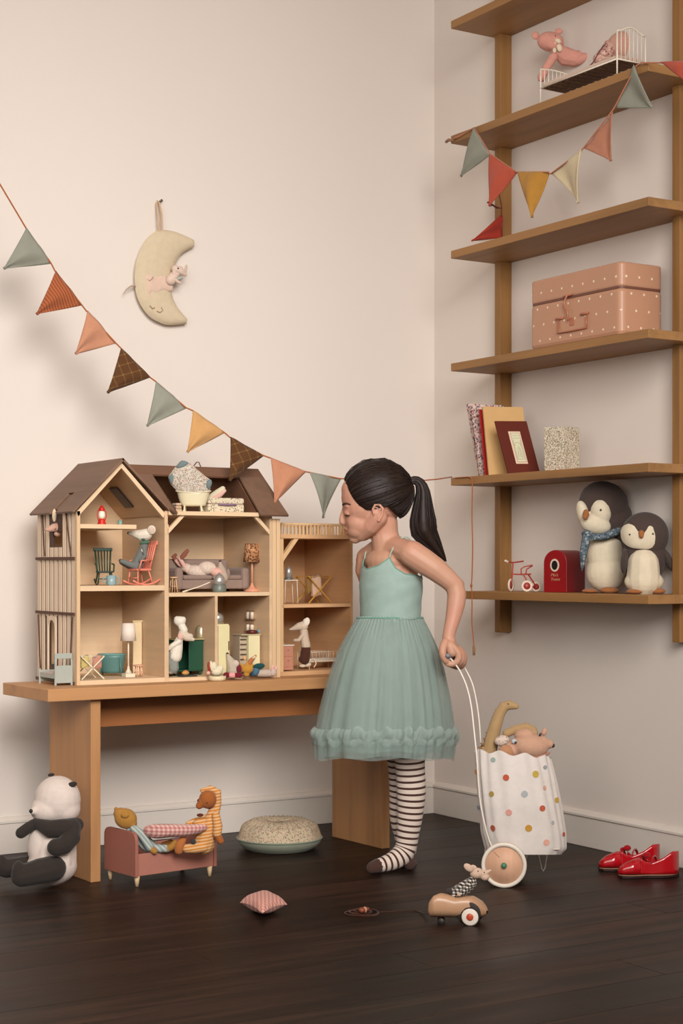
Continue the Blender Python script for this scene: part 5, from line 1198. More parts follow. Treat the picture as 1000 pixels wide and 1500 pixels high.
# ---- pull-along car with driver
v = VF(3.80); fl_ = HZ + CAM.z / v.k; b = v.p(670, 1340); b.z = 0
t = thing('toy_car', 'beige metal pull-along car with white and red wheels on the floor', 'toy car', b)
CB = paint('#b58c6c', .35, 0, .5)
prof = [(629, 1330, 7), (634, 1316, 10), (644, 1311, 12), (656, 1312, 12.5), (668, 1314, 11.5), (680, 1313, 11.5), (692, 1314, 12), (703, 1320, 11), (711, 1329, 9), (713, 1334, 6)]
m = MB()
def carf(u, w_):
    a = 2 * PI * w_; x = 627.5 + 86 * u
    top = interp([627.5, 630, 637, 646, 658, 670, 680, 692, 704, 711, 713.5], [1331, 1320, 1311.5, 1308, 1310, 1314, 1312.5, 1312, 1319, 1328, 1334], x); bot = interp([627.5, 632, 700, 710, 713.5], [1336, 1343, 1344.5, 1342, 1338], x)
    wd_ = interp([627.5, 631, 640, 700, 709, 713.5], [4, 12, 19, 19, 13, 5], x); cy = (top + bot) / 2; hy = (bot - top) / 2
    ca, sa = math.cos(a), math.sin(a); ca = math.copysign(abs(ca) ** .75, ca); sa = math.copysign(abs(sa) ** .75, sa)
    return v.p(x + .32 * ca * wd_, cy - hy * sa, wd_ * ca)
m.grid(lambda u, w_: carf(u, w_), 36, 28)
m.build('car_body', CB, t)
def disc(vv, x, y, d, r, hw, nm, mt, par, yaw=0, n=26, r0=0.001):
    R_ = (Matrix((RT, FW, UP)).transposed() @ rotm('Z', yaw) @ rotm('X', 90)); c_ = vv.p(x, y, d)
    return MB().lathe([(r0 * vv.k, -hw * vv.k), (r * .9 * vv.k, -hw * vv.k), (r * vv.k, -hw * .6 * vv.k), (r * vv.k, hw * .6 * vv.k), (r * .9 * vv.k, hw * vv.k), (r0 * vv.k, hw * vv.k)], n, c_, R_).build(nm, mt, par)
disc(v, 686.5, 1339, -17, 17.5, 1.5, 'wheel_arch', paint('#2a211d', .6), t, -14); disc(v, 688.5, fl_ + 6.5 - 14.8, -19, 14.5, 3, 'tyre', paint('#2a211d', .5), t, -14)
disc(v, 688.2, fl_ + 6.5 - 14.8, -21.3, 12.4, 1.4, 'white_wheel', paint('#ddcfc0', .4), t, -14); disc(v, 688, fl_ + 6.5 - 14.8, -22.8, 5.2, 1.2, 'red_hub', paint('#b8452c', .35), t, -14)
disc(v, 694, fl_ - 14.5 - 1, 16, 14, 3, 'tyre', paint('#2a211d', .5), t, -14); 
for d in (-13, 13): disc(v, 646, fl_ + .3 * (13 - d) / 2 - 5.5, d, 5.5, 2.5, 'rear_tyre', paint('#241c19', .5), t, -14)
v.T([(628, 1334, 0), (620, 1337, 0), (612, 1337.5, 2), (600, 1335, 4), (585, 1334.5, 6), (565, 1335, 8), (545, 1336, 8)], .9).build('draft', CB, t) if False else None
cord = [plane(x, y, 2, .0022) for x, y in ((628, 1347), (618, 1337), (606, 1333.5), (590, 1334), (570, 1335.5), (552, 1336.5))]; cord[0] = v.p(631, 1337, -4)
MB().tube(spline(cord, 5), .0013, 6).build('pull_cord', cloth('#3f2418', 2), t)
for i, (rr, ox, oy) in enumerate(((.040, 0, 0), (.034, .004, -.003), (.027, -.003, .003), (.019, .002, .002))):
    cc_ = plane(530, 1338, 2, 0)
    MB().tube([(cc_.x + ox + rr * math.cos(2 * PI * j / 30), cc_.y + oy + rr * (1 + .06 * math.sin(3 * 2 * PI * j / 30)) * math.sin(2 * PI * j / 30), .0018 + .0016 * i + .001 * math.sin(4 * PI * j / 30)) for j in range(30)], .0011, 6, True).build('cord_coil', cloth('#4d2a1c', 2), t)
bd = plane(532, 1333, 2, .014); MB().ell(bd + Vector((-.004, 0, 0)), (.008, .008, .007)).build('bead', paint('#7d3f2a', .35), t); MB().ell(bd + Vector((.011, .002, 0)), (.007, .007, .006)).build('bead', paint('#6b3424', .35), t); MB().lathe([(.0075, -.001), (.0075, .001)], 16, bd + Vector((.004, 0, 0)), rotm('Y', 90)).build('bead_ring', paint('#b98a6a', .35), t)
b = v.p(690, 1292)
t = thing('plush_mouse', 'plush mouse driver in black and white gingham shirt leaning out of the toy car', 'toy mouse', b)
GBW = gingham('#cdc2b4', '#6a625c', '#1f1c1c', 150, ('X', 'Z')); MF = cloth('#c9ab95', 2)
bits(v, t, [('shirt', GBW, [('t', [(668, 1308, 0), (680, 1301, 0), (690, 1293, 0)], [10, 10.5, 8.5])], dict(blob=.9, smooth=2)), ('trousers', cloth('#3b3430', 2), [('e', 660, 1306, 0, 7, 8, 5, 10)]),
    ('head', MF, [('e', 698, 1279, 0, 10, 9, 8, -10), ('t', [(702, 1280, 0), (711, 1279, -2), (718, 1275, -3)], [7, 4.5, 1.8]), ('e', 710, 1284, 0, 7, 7, 6)], dict(blob=.8, smooth=2)),
    ('ear', MF, [('e', 686, 1271, -6, 8, 2.4, 5, 38)]), ('ear', MF, [('e', 693, 1272, 7, 6, 2.4, 5, 30)]), ('eye', paint('#2a1d18', .3), [('e', 700, 1276, -9, .9, .8, .9)]), ('eye', paint('#2a1d18', .3), [('e', 709, 1278, -6, .9, .8, .9)]),
    ('arm', GBW, [('t', [(689, 1296, -9), (682, 1303, -12), (675, 1309, -13)], [4, 4, 3.6])]), ('hand', MF, [('e', 673, 1310, -13, 3.6, 3, 3.2)])])

# ---- red shoes
SR = paint('#b0101a', .16, 0, .7)
def shoe(lab, xh, yh, d0, base_t):
    vv = VF(base_t); fz_ = HZ + CAM.z / vv.k; b = vv.p(xh - 40, fz_); b.z = 0
    t = thing('mary_jane_shoe', lab, 'shoe', b)
    L = 88; xt = xh - L
    def top(u): return interp([0, .05, .15, .3, .42, .50, .62, .8, .93, 1], [6, 12, 18, 23, 24, 18, 17, 24, 33, 34], u)
    def wid(u): return interp([0, .04, .12, .3, .55, .8, .95, 1], [4, 12, 17, 19, 15, 15, 12, 6], u)
    def wall(u, w_):   # u: toe to heel ; w_: round the upper
        a = PI * w_; s_ = math.cos(a); c_ = math.sin(a); return vv.p(xt + L * u + .25 * s_ * wid(u), fz_ - 3 - top(u) * c_ ** .6, d0 + s_ * wid(u) * 1.15)
    MB().grid(lambda u, w_: wall(.42 * u, w_), 14, 20).build('vamp', SR, t, solid=.0015)
    def quarter(u, w_):
        # one band running from the near side round the heel to the far side
        q = 2 * u - 1; sg = -1 if q < 0 else 1; e = abs(q)
        if e > .18: uu = .95 - .53 * (e - .18) / .82; lat = sg * wid(uu)
        else: uu = .95 + .05 * math.cos(e / .18 * PI / 2); lat = wid(.95) * math.sin(q / .18 * PI / 2)
        return vv.p(xt + L * uu + .25 * lat, fz_ - 3 - top(uu) * w_, d0 + lat * 1.15 * (1 - .12 * w_))
    MB().grid(quarter, 48, 6).build('quarter', SR, t, solid=.0015)
    m = MB(); pts = []
    for i in range(25): pts.append((xt + L * i / 24 + .25 * wid(i / 24), fz_ - 2.5, d0 + wid(i / 24) * 1.18))
    for i in range(24, -1, -1): pts.append((xt + L * i / 24 - .25 * wid(i / 24), fz_ - 2.5, d0 - wid(i / 24) * 1.18))
    P = [vv.p(*q) for q in pts]
    for q in P: q.z = .0015
    MB().prism(P, (0, 0, .0055)).build('sole', paint('#2a1210', .5), t)
    P2_ = [q + Vector((0, 0, .0062)) for q in P]; MB().prism(P2_, (0, 0, .001)).build('insole', paint('#b98a6a', .6), t)
    us = .60
    st = [vv.p(xt + L * us + .25 * math.cos(a) * wid(us), fz_ - 3 - 16 - 10 * math.sin(a), d0 + math.cos(a) * wid(us) * 1.15) for a in [PI * i / 12 for i in range(13)]]
    MB().tube(st, .0042, 8, ell=[.45] * 13).build('strap', SR, t)
    MB().ell(vv.p(xt + L * .47, fz_ - 31, d0 - 5), (.011, .009, .008)).build('bow', cloth('#a0121a', 2), t); MB().ell(vv.p(xt + L * .40, fz_ - 29, d0 + 4), (.009, .007, .006)).build('bow', cloth('#a0121a', 2), t)
shoe('front glossy red strap shoe with bow, nearer the lens, by the right skirting', 993, 1280, 0, 4.37)
shoe('rear glossy red strap shoe partly hidden behind the front one', 965, 1278, 0, 4.47)

# ================================================================== SHOPPER CART
v = VF(4.30); b = v.p(755, 1270); b.z = 0
t = thing('toy_cart', 'white wire toy shopping cart with dotted linen bag and wooden wheels', 'toy cart', b)
LIN = cloth('#d6ccc4', 1.2)
def bagf(u, w_, inn=0):
    a = 2 * PI * u
    yb = interp([0, .25, .5, .75, 1], [1104, 1140, 1180, 1220, 1252], w_)
    xl = interp([1100, 1140, 1180, 1220, 1245, 1252], [695, 697, 700, 704, 711, 722], yb); xr_ = interp([1100, 1140, 1180, 1220, 1243, 1252], [805, 814, 822, 829, 830, 822], yb)
    cx, rx = (xl + xr_) / 2, (xr_ - xl) / 2 - inn; rd = interp([0, .5, 1], [36, 44, 40], w_) - inn
    pl = 1 + .022 * (1 - .55 * w_) * math.sin(19 * a + 3 * math.sin(2 * a)) + .018 * math.sin(5 * a + 4 * w_)
    dd = -math.sin(a) * rd * pl
    sag = 5 * math.cos(a) * (1 - w_) + (3 * math.sin(9 * a) * (1 - w_) ** 4)
    return v.p(cx + rx * math.cos(a) * pl, yb + sag, dd)
bg = MB().grid(lambda u, w_: bagf(u, w_), 160, 30, True).build('bag', LIN, t)
MB().grid(lambda u, w_: bagf(u, .35 * w_, 2.5), 80, 8, True).build('bag_lining', cloth('#bdb2a8', 1.2), t)
def bot(u, w_):
    e = bagf(u, 1); c_ = v.p(771, 1250, 0); return c_.lerp(e, w_) + Vector((0, 0, -.004 * (1 - w_)))
MB().grid(bot, 80, 5, True).build('bag_bottom', LIN, t)
for (x, y, r, h, lb) in [(741, 1139, 4.6, '#b8573f', 'rust red'), (698, 1131, 4, '#c98a5c', 'orange'), (784, 1134, 5, '#b59a45', 'olive'), (720, 1163, 4, '#a38a45', 'olive'), (768, 1163, 4.8, '#a5a7a8', 'grey'), (797, 1154, 3.4, '#d9a08a', 'pink'), (815, 1172, 4, '#b3903f', 'mustard'),
                      (745, 1190, 4.6, '#d3968a', 'pink'), (794, 1184, 4.4, '#b85a42', 'rust red'), (701, 1183, 3.6, '#8a8f92', 'grey'), (722, 1213, 4.6, '#a5533c', 'rust red'), (774, 1213, 5, '#c08f3c', 'mustard'), (809, 1205, 3, '#a9a9a4', 'grey'), (825, 1222, 3.2, '#b0563a', 'rust red'), (800, 1234, 4.6, '#d8a08c', 'pink'), (722, 1113, 3.6, '#8fa096', 'grey-green'), (798, 1124, 3, '#8f9494', 'grey')]:
    P_, N_ = raycast(bg, x, y)
    if P_ is None: continue
    if N_.dot(FW) > 0: N_ = -N_
    R_ = N_.to_track_quat('Z', 'Y').to_matrix(); rr = r * v.k
    cs = [P_ + R_ @ Vector((rr * math.cos(q) / max(.5, 1), rr * math.sin(q), .0006)) for q in [2 * PI * i / 16 for i in range(16)]]
    MB().prism(cs, R_ @ Vector((0, 0, .0012))).build('embroidered_dot', cloth(h, 2), t, label=lb + ' embroidered dot')
WW = wood('#d0a284', .88, 2, 1.5, .5, name='pink_wood'); WR = paint('#ddd0c0', .4, 0, .4)
def cwheel(x, d):
    tt = v.t + d * v.k; r = .0575; c_ = v.p(x, 0, d); c_.z = r
    R_ = (Matrix((RT, FW, UP)).transposed() @ rotm('Z', -8) @ rotm('X', 90))
    MB().lathe([(r * .83, -.007), (r * .97, -.008), (r, -.005), (r, .005), (r * .97, .008), (r * .83, .007)], 40, c_, R_, True).build('tyre', WR, t)
    MB().lathe([(.001, -.004), (r * .82, -.004), (r * .82, .004), (.001, .004)], 40, c_, R_).build('wheel_disc', WW, t)
    n_ = R_ @ Vector((0, 0, 1)); n_ = -n_ if n_.dot(FW) > 0 else n_
    MB().ell(c_ + n_ * .009, (.0075,) * 3).build('green_hub', paint('#4a7a5c', .35), t)
    MB().tube([c_ + n_ * .0045 + R_ @ Vector((-.012, .02, 0)), c_ + n_ * .0045 + R_ @ Vector((-.028, .036, 0))], .0006, 5).build('grain_line', paint('#a87e64', .6), t)
    return c_
w1 = cwheel(738, -48); w2 = cwheel(741, 62)
WI = paint('#ddd2c4', .35, 0, .5)
MB().tube([w1, w2], .003, 8).build('axle', WI, t)
for pts in ([(738, 1244, -38), (720, 1240, -40), (704, 1180, -34), (698, 1108, -24), (694, 1070, -12), (690, 1035, 0), (684, 1008, 8), (675, 986, 14), (666, 972, 16), (657, 962, 16)],
            [(742, 1240, 50), (724, 1236, 50), (710, 1180, 46), (705, 1108, 46), (702, 1062, 50), (698, 1030, 56), (692, 1003, 60), (684, 985, 64), (677, 974, 66), (671, 967, 66)]):
    MB().tube([Vector(q) for q in spline([v.p(*q) for q in pts], 5)], .0023, 8).build('handle_wire', WI, t)
HB = [v.p(655.5, 960.5, 8), v.p(671.5, 967, 72)]
MB().tube(HB, .0062, 12, round_ends=True).build('handle_grip', paint('#7d7c80', .4), t)
MB().tube([v.p(786, 1240, 58), v.p(793, 1272, 60), v.p(795.5, 1276, 60), v.p(798, 1272, 60), v.p(803, 1240, 58)], .0016, 8).build('prop_leg', WI, t)
MB().tube([v.p(722, 1246, -34), v.p(818, 1244, -30), v.p(822, 1238, 30), v.p(724, 1238, 34)], .002, 8, True).build('base_frame', WI, t)
# plush animals in the bag
b = v.p(716, 1110)
t = thing('plush_dinosaur', 'long-necked tan plush dinosaur rising from the cart bag', 'toy dinosaur', b)
TN = cloth('#a98a62', 2.5)
v = VF(4.32)
bits(v, t, [('neck', TN, [('t', [(714, 1125, 4), (716, 1104, 4), (720, 1082, 2), (725, 1064, 0), (731, 1046, 0), (738, 1035, 0), (746, 1032.5, -1), (755, 1034.5, -2)], [13, 11.5, 10.5, 9.5, 8.5, 8, 7.6, 5])], dict(blob=1.3, smooth=3)),
    ('body', floral('#a9845c', ['#6b5644', '#a9845c', '#c09a70', '#8a7658'], 160, .45), [('e', 713, 1102, 8, 13, 14, 16, 20)]),
    ('eye', paint('#2b1f18', .3), [('e', 744, 1031, -8.6, .9, .8, .9)])])
for (x, y) in ((735, 1031), (728, 1041), (723, 1052), (719, 1063), (714, 1074), (710, 1083), (706, 1090), (703, 1096)):
    a_, c_ = v.p(x - 2.2, y - 1.5, 0), None
    MB().tube([v.p(x + 2, y + 1.5, 0), v.p(x - 3, y - 2, 0)], [3 * v.k, .4 * v.k], 6).build('back_spike', cloth('#8a6440', 2), t)
PE = cloth('#bf957c', 2.5)
t = thing('plush_puppy', 'peach plush animal with long snout and dark nose lying on the cart bag', 'toy animal', v.p(775, 1100))
bits(v, t, [('head', PE, [('e', 776, 1093, -16, 27, 22, 19, 6), ('t', [(782, 1092, -16), (797, 1088, -17), (804, 1090, -17)], [15, 10.5, 7]), ('e', 750, 1098, -10, 18, 18, 14), ('e', 790, 1098, -16, 12, 14, 9)], dict(blob=1.5, smooth=4)),
    ('ear', TN, [('t', [(742, 1074, -8), (756, 1068, -10), (770, 1064, -10), (780, 1070, -10)], [6.5, 6.5, 6, 7]), ('e', 782, 1074, -12, 6, 6, 7)], dict(blob=1.2, smooth=3)),
    ('ear', cloth('#b0805f', 2), [('e', 741, 1103, -24, 12, 7, 12, -25)]), ('inner_ear', floral('#cdb6a4', ['#8a8a92', '#cdb6a4', '#b89080', '#a9a49c'], 200, .45), [('e', 735, 1085, -18, 11, 7, 8, -10)]),
    ('forehead', PE, [('e', 768, 1077, -14, 15, 14, 10)]), ('eye_patch', cloth('#b7babb', 2), [('e', 753, 1086, -27.5, 3.8, 2, 3.4)]), ('eye', paint('#2f4252', .35), [('e', 755, 1087.5, -30, 1.8, .9, 1.8)]),
    ('eye', paint('#3a2a22', .3), [('e', 791, 1076, -24, 1.8, 1.5, 2.6, 30)]), ('nose', paint('#3a2822', .4), [('e', 808.5, 1092, -18, 4, 3.5, 3.5)]), ('nostril_tuft', PE, [('e', 797, 1072, -17, 4, 4, 6, 15)]),
    ('mouth', cloth('#a8745f', 2), [('t', [(764, 1110, -28), (778, 1112, -30), (794, 1108, -30), (804, 1103, -26)], [2, 2.4, 2.2, 1.6])])])

# ================================================================== THE GIRL
v = VF(4.47); K = v.k; b = v.p(590, 1270); b.z = 0
g = thing('person', 'young girl in sage tulle dress and striped tights holding the cart handle', 'person', b)
SK = skin(); HR = hairm(); Y = -58
m = MB()
E_ = lambda *a, **k_: v.e(m, *a, **k_); T_ = lambda *a, **k_: v.t_(m, *a, **k_)
# torso
E_(573, 846, 0, 46, 37, 34, yaw=Y); E_(572, 880, 0, 44, 38, 40, yaw=Y); E_(570, 925, 0, 46, 40, 38, yaw=Y)
E_(570, 822, 0, 44, 32, 22, yaw=Y)
T_([(538, 816, 46), (552, 808, 26), (568, 804, 0), (586, 805, -26), (600, 810, -46)], [16, 17, 19, 18, 18])
T_([(575, 796, -6), (588, 799, -22), (602, 806, -42)], [14, 12, 12]); T_([(562, 796, 8), (550, 801, 24), (540, 810, 42)], [12, 11, 12])
# near arm
T_([(603, 811, -48), (620, 822, -50), (638, 834, -51), (655, 848, -50), (666, 858, -49)], [19.5, 19, 17.5, 15, 13.5], n=14)
T_([(665, 857, -49), (669, 871, -50), (667.5, 886, -53), (663.5, 905, -57), (659, 922, -61), (656.5, 934, -63)], [13.5, 14, 13.3, 11.2, 9.6, 9], n=14)
E_(670, 857, -48, 10, 10, 10)
# far arm, hanging on the far side
T_([(538, 817, 46), (535, 835, 54), (545, 868, 72), (556, 893, 82)], [17, 16, 13.5, 12]); T_([(556, 893, 82), (560, 915, 92), (560, 938, 96), (560, 950, 97)], [12, 11.5, 9.5, 8.5])
# legs under the tights
for (lx, ld) in ((0, 0), (-11, 46)):
    T_([(582 + lx, 950, -22 + ld), (597 + lx, 1070, -16 + ld), (600 + lx, 1120, -10 + ld), (602 + lx, 1160, -8 + ld), (598 + lx, 1200, -6 + ld), (595 + lx + (12 if lx else 0), 1236, -5 + ld)], [27, 22, 18, 18, 15, 12])
    fx = 13 if lx else 0
    T_([(595 + lx + fx, 1240, -5 + ld), (588 + lx + fx, 1254, -10 + ld), (565 + lx + fx, 1264, -24 + ld), (548 + lx + fx, 1268, -36 + ld)], [11, 11, 8, 6])
# neck and head
T_([(560, 768, 0), (563, 782, 0), (567, 802, 0)], [23, 20.5, 22], n=16)
E_(553, 722, 0, 47, 39, 45); E_(535, 742, 0, 34, 34, 32); E_(527, 728, 0, 27.5, 31, 32); E_(524, 718, 0, 24.5, 27, 22)
E_(529, 762, 0, 25, 27, 24); E_(530, 776, 0, 17.5, 17, 17)
for s_ in (-1, 1):
    E_(526, 765, s_ * 11, 18.5, 16, 18); T_([(554, 758, s_ * 27), (543, 771, s_ * 20), (530, 784, s_ * 7)], [14, 13, 9.5])
    E_(510, 763, s_ * 6, 4.4, 3.6, 3.6); E_(509, 742, s_ * 15, 5, 8, 3)
    E_(508.5, 752, s_ * 14, 5, 6.5, 4.2)
T_([(506, 742, 0), (502.5, 752, 0), (500.5, 760, 0), (500.5, 764.5, 0)], [4.5, 4.2, 4.6, 4.4]); E_(502, 766, 0, 4.5, 4.6, 3.6)
E_(509.5, 774.5, 0, 6, 8, 3.6); E_(513, 778, 0, 6.5, 11, 5); E_(521.5, 776.5, 0, 14.5, 22.5, 14.5)
E_(512.5, 783, 0, 5, 8, 3.4); E_(520, 789, 0, 9, 10, 7.5)
# near hand: palm and back of the hand over the grip
c_h = v.p(660, 958, -63)
T_([(656.5, 934, -63), (658, 943, -64), (661, 952, -64)], [9.2, 10.5, 11]); T_([(659, 946, -72), (662, 955, -73)], [8, 8]); T_([(662, 946, -56), (667, 956, -56)], [8.5, 8.5])
body = m.build('body', SK, g, blob=.0027, smooth=10)
# fingers of the near hand, each its own bent chain curling round the grip
ax = (HB[1] - HB[0]).normalized(); hc = HB[0].lerp(HB[1], .5)
def onbar(f, px_, py_):   # a point at picture offset from the grip's centre line, a fraction f along it
    return HB[0].lerp(HB[1], f) + RT * (px_ * K) + UP * (-py_ * K)
lens = [1.0, 1.06, 1.0, .84]
for i, f in enumerate((.16, .38, .60, .80)):
    L_ = lens[i]; pts = [onbar(f, 5, -13), onbar(f, 12.5 * L_, -4), onbar(f, 12 * L_, 5), onbar(f, 5.5, 10.5), onbar(f, -2.5, 10), onbar(f, -6.5, 5.5)]
    MB().tube(spline(pts, 3), [q * K for q in [5.6, 5.5, 5.4, 5.2, 5.1, 5.0, 4.9, 4.8, 4.7, 4.7, 4.6, 4.6, 4.5, 4.4, 4.2, 3.8]], 10, round_ends=True).build('finger', SK, g)
MB().tube(spline([v.p(652, 941, -72), v.p(648.5, 950, -78), v.p(648.5, 959, -80), v.p(652, 967, -78), v.p(657, 971, -74)], 3), [q * K for q in [6, 6, 5.8, 5.6, 5.5, 5.3, 5.2, 5, 4.9, 4.8, 4.6, 4.3, 3.8]], 10, round_ends=True).build('thumb', SK, g)
MB().ell(v.p(657.5, 970, -78), (2.6 * K, 1.2 * K, 2.2 * K)).build('thumbnail', paint('#d3a690', .3), g)
# far hand, relaxed
mh = MB(); v.e(mh, 560, 958, 98, 6, 10, 12); mh.build('far_palm', SK, g)
for i in range(4): MB().tube([v.p(558, 966, 90 + 5 * i), v.p(556, 977, 90 + 5 * i), v.p(553, 985 - abs(i - 1.4) * 2, 90 + 5 * i)], [4 * K, 3.7 * K, 3 * K], 8, round_ends=True).build('finger', SK, g)
MB().tube([v.p(557, 954, 90), v.p(551, 964, 88), v.p(549, 972, 88)], [4.4 * K, 4 * K, 3.2 * K], 8, round_ends=True).build('thumb', SK, g)
# ears: a thin cupped plate with a rolled rim, anti-helix and lobe
for s_ in (-1, 1):
    m = MB(); v.e(m, 553, 751, s_ * 37, 6, 3.5, 10.5, -8); v.e(m, 554, 752, s_ * 33, 4, 6, 7)
    v.t_(m, [(547.5, 755, s_ * 38.5), (546, 746, s_ * 39), (549, 739.5, s_ * 40), (555.5, 739, s_ * 41), (560.5, 745, s_ * 42), (559.5, 754, s_ * 41), (554.5, 762, s_ * 39.5)], [1.6, 2.0, 2.2, 2.2, 2.1, 2.0, 3.0])
    v.t_(m, [(551, 743.5, s_ * 40), (556, 746, s_ * 41), (556, 752, s_ * 40.5), (552.5, 757, s_ * 40)], 1.2); v.e(m, 547.5, 752, s_ * 39.5, 1.8, 2, 2.4)
    m.build('ear', SK, g, blob=.0013, smooth=3)
# eye looking down, lashes, brow, lips
for s_ in (-1, 1):
    v.E(510, 752.5, s_ * 14.5, 5.2, 6.5, 3.6).build('eyelid', paint('#b98268', .5), g)
    v.T([(504.8, 753.5, s_ * 11), (505.6, 755.2, s_ * 16), (508, 755.8, s_ * 20), (511.5, 755, s_ * 22.5)], [.6, .8, .9, .7]).build('eyelashes', paint('#2a1812', .6), g)
    v.T([(501.5, 740, s_ * 8), (503, 737.8, s_ * 15), (507.5, 737.2, s_ * 22), (513, 739, s_ * 26.5)], [.9, 1.3, 1.2, .7]).build('eyebrow', paint('#4a2e22', .7), g)
m = MB(); v.t_(m, [(505.5, 775.6, 0), (507.5, 776.4, 5), (510.5, 778.2, 8.5), (513.5, 779.6, 10.5)], [1.8, 1.7, 1.3, .6]); v.t_(m, [(505.5, 775.6, 0), (507.5, 776.4, -5), (510.5, 778.2, -8.5), (513.5, 779.6, -10.5)], [1.8, 1.7, 1.3, .6])
v.t_(m, [(507.4, 781.5, 0), (510, 781.6, -5), (514, 781, -9.5)], [2.1, 1.9, .8]); v.t_(m, [(507.4, 781.5, 0), (510, 781.6, 5), (514, 781, 9.5)], [2.1, 1.9, .8])
m.build('lips', paint('#a9604e', .45), g)
# hair: cap drawn back from the hairline to the tie
HC = (553, 722, 0)
def onskull(x, y, d, s=1.0):
    dx, dy, dd = x - HC[0], y - HC[1], d
    r = math.sqrt((dx / 50) ** 2 + (dy / 48.5) ** 2 + (dd / 42) ** 2) or 1e-6
    return (HC[0] + dx / r * s, HC[1] + dy / r * s, dd / r * s)
near = [(499, 704, 0), (502, 708, -12), (508, 717, -23), (514, 730, -31), (523, 745, -38), (533, 751, -41), (541, 746, -43), (547, 739, -44), (557, 737, -44), (566, 741, -43), (574, 750, -38), (581, 756, -24), (584, 758, 0)]
loop = near + [(x, y, -d) for x, y, d in near[1:-1]][::-1]
LP = spline(loop + [loop[0]], 6)[:-1]; NL = len(LP); TIE = Vector((601, 707, 0))
def capf(u, w_, s=1.0):
    a = LP[int(round(u * NL)) % NL]; q = Vector(a).lerp(TIE, w_)
    # bow outwards so the path runs over the skull
    q = Vector(onskull(*q)); amp = 1 + min(1, 5 * w_) * (.008 * math.sin(97 * 2 * PI * u) + .010 * math.sin(23 * 2 * PI * u + 3 * w_)) + .012
    th = 1 + (.022 * min(1, 6 * w_)); q = Vector(HC) + (q - Vector(HC)) * th * amp * s
    if w_ > .93: q = q.lerp(TIE, (w_ - .93) / .07 * .9)
    return q
HCAP = MB().grid(lambda u, w_: v.p(*capf(u, w_)), NL, 36, True).build('hair', HR, g)
m = MB()
for i in range(230):
    u = random.random(); w0 = random.uniform(0, .12); o_ = random.uniform(1.002, 1.028); ph = random.uniform(-.012, .012)
    m.tube([v.p(*capf((u + ph * k_ / 9) % 1, w0 + (.97 - w0) * k_ / 9, o_)) for k_ in range(10)], [K * q for q in (.25, .6, .7, .7, .7, .7, .7, .65, .6, .5)], 4)
m.build('hair_strands', HR, g)
v.T([(600, 701, 0), (602.5, 706, -5), (601, 711, 0), (602.5, 706, 5)], 2.2, closed=True, re=False).build('hair_tie', paint('#1a100c', .6), g)
pt = [(599, 706, 0), (606, 703.5, 0), (614, 707, 0), (619, 720, 1), (619, 740, 2), (619, 762, 3), (621, 778, 4), (630, 793, 5), (641, 807, 6), (653, 822, 7)]
pr_ = [5, 5.5, 7, 10, 14.5, 19.5, 20, 14.5, 8.5, 1.2]
PP = spline([Vector(q) for q in pt], 4); PR = [interp(range(10), pr_, i / 4) for i in range(len(PP))]
v.t_(MB(), [tuple(q) for q in PP], [r_ * .86 for r_ in PR], n=20, ell=[.75] * (len(PP) + 8)).build('ponytail', HR, g)
m = MB()
for i in range(210):
    a = random.uniform(0, 2 * PI); q_ = math.sqrt(random.uniform(.45, 1.0)); end = random.randint(int(len(PP) * .72), len(PP)); w_ = random.uniform(-.15, .15)
    pts = []
    for j in range(0, end, 2):
        c_ = PP[j]; nx = PP[min(j + 1, len(PP) - 1)] - PP[max(j - 1, 0)]; nx.normalize(); sd = Vector((-nx.y, nx.x, 0)); aa = a + w_ * j / 8
        pts.append(v.p(*(c_ + sd * (math.cos(aa) * PR[j] * q_) + Vector((0, 0, math.sin(aa) * PR[j] * .75 * q_)))))
    if len(pts) > 3: m.tube(pts, [K * .75] * (len(pts) - 1) + [K * .2], 4)
for i in range(9):
    x0 = 638 + i; m.tube([v.p(x0, 770 + 3 * i, 4), v.p(x0 + 6, 790 + 3 * i, 4), v.p(x0 + 6 + random.uniform(0, 5), 812 + random.uniform(0, 10), 5)], [K * .35, K * .3, K * .12], 4)
m.build('ponytail_strands', HR, g)
# tights
KN = lenstripes('#4a3029', '#d6c4b6', 58.5, .64); KD = cloth('#4a332c', 2)
for (lx, ld, fx) in ((-11, 46, 13), (0, 0, 0)):
    pts = [(584 + lx, 960, -22 + ld), (594 + lx, 1040, -18 + ld), (599 + lx, 1100, -12 + ld), (600.5 + lx, 1125, -10 + ld), (602 + lx, 1160, -8 + ld), (600 + lx, 1195, -6 + ld), (597 + lx, 1222, -5 + ld), (594.5 + lx, 1240, -5 + ld), (588 + lx, 1252, -9 + ld), (575 + lx, 1261, -18 + ld), (561 + lx, 1266, -27 + ld), (550 + lx, 1269.5, -34 + ld), (543 + lx, 1272, -39 + ld)]
    rs = [30, 27, 23, 21.5, 21.5, 19, 16.5, 15.5, 15.8, 13.4, 11, 9, 7]
    pts = [(x + fx * min(1, max(0, (y_ - 1195) / 50)), y_, d_) for x, y_, d_ in pts]; P = spline([v.p(*q) for q in pts], 5); R_ = [K * interp(range(13), rs, i / 5) for i in range(len(P))]
    MB().tube(P, R_, 28, ell=None).build('striped_stocking', KN, g, attr=True)
    m = MB(); v.e(m, 599.5 + lx + fx, 1264.5, -5 + ld, 9, 10, 9.5); m.build('heel_patch', KD, g)
    m = MB(); v.t_(m, [(553 + lx + fx, 1268.5, -32 + ld), (545 + lx + fx, 1271, -38 + ld)], [10.6, 8.6]); m.build('toe_patch', KD, g)
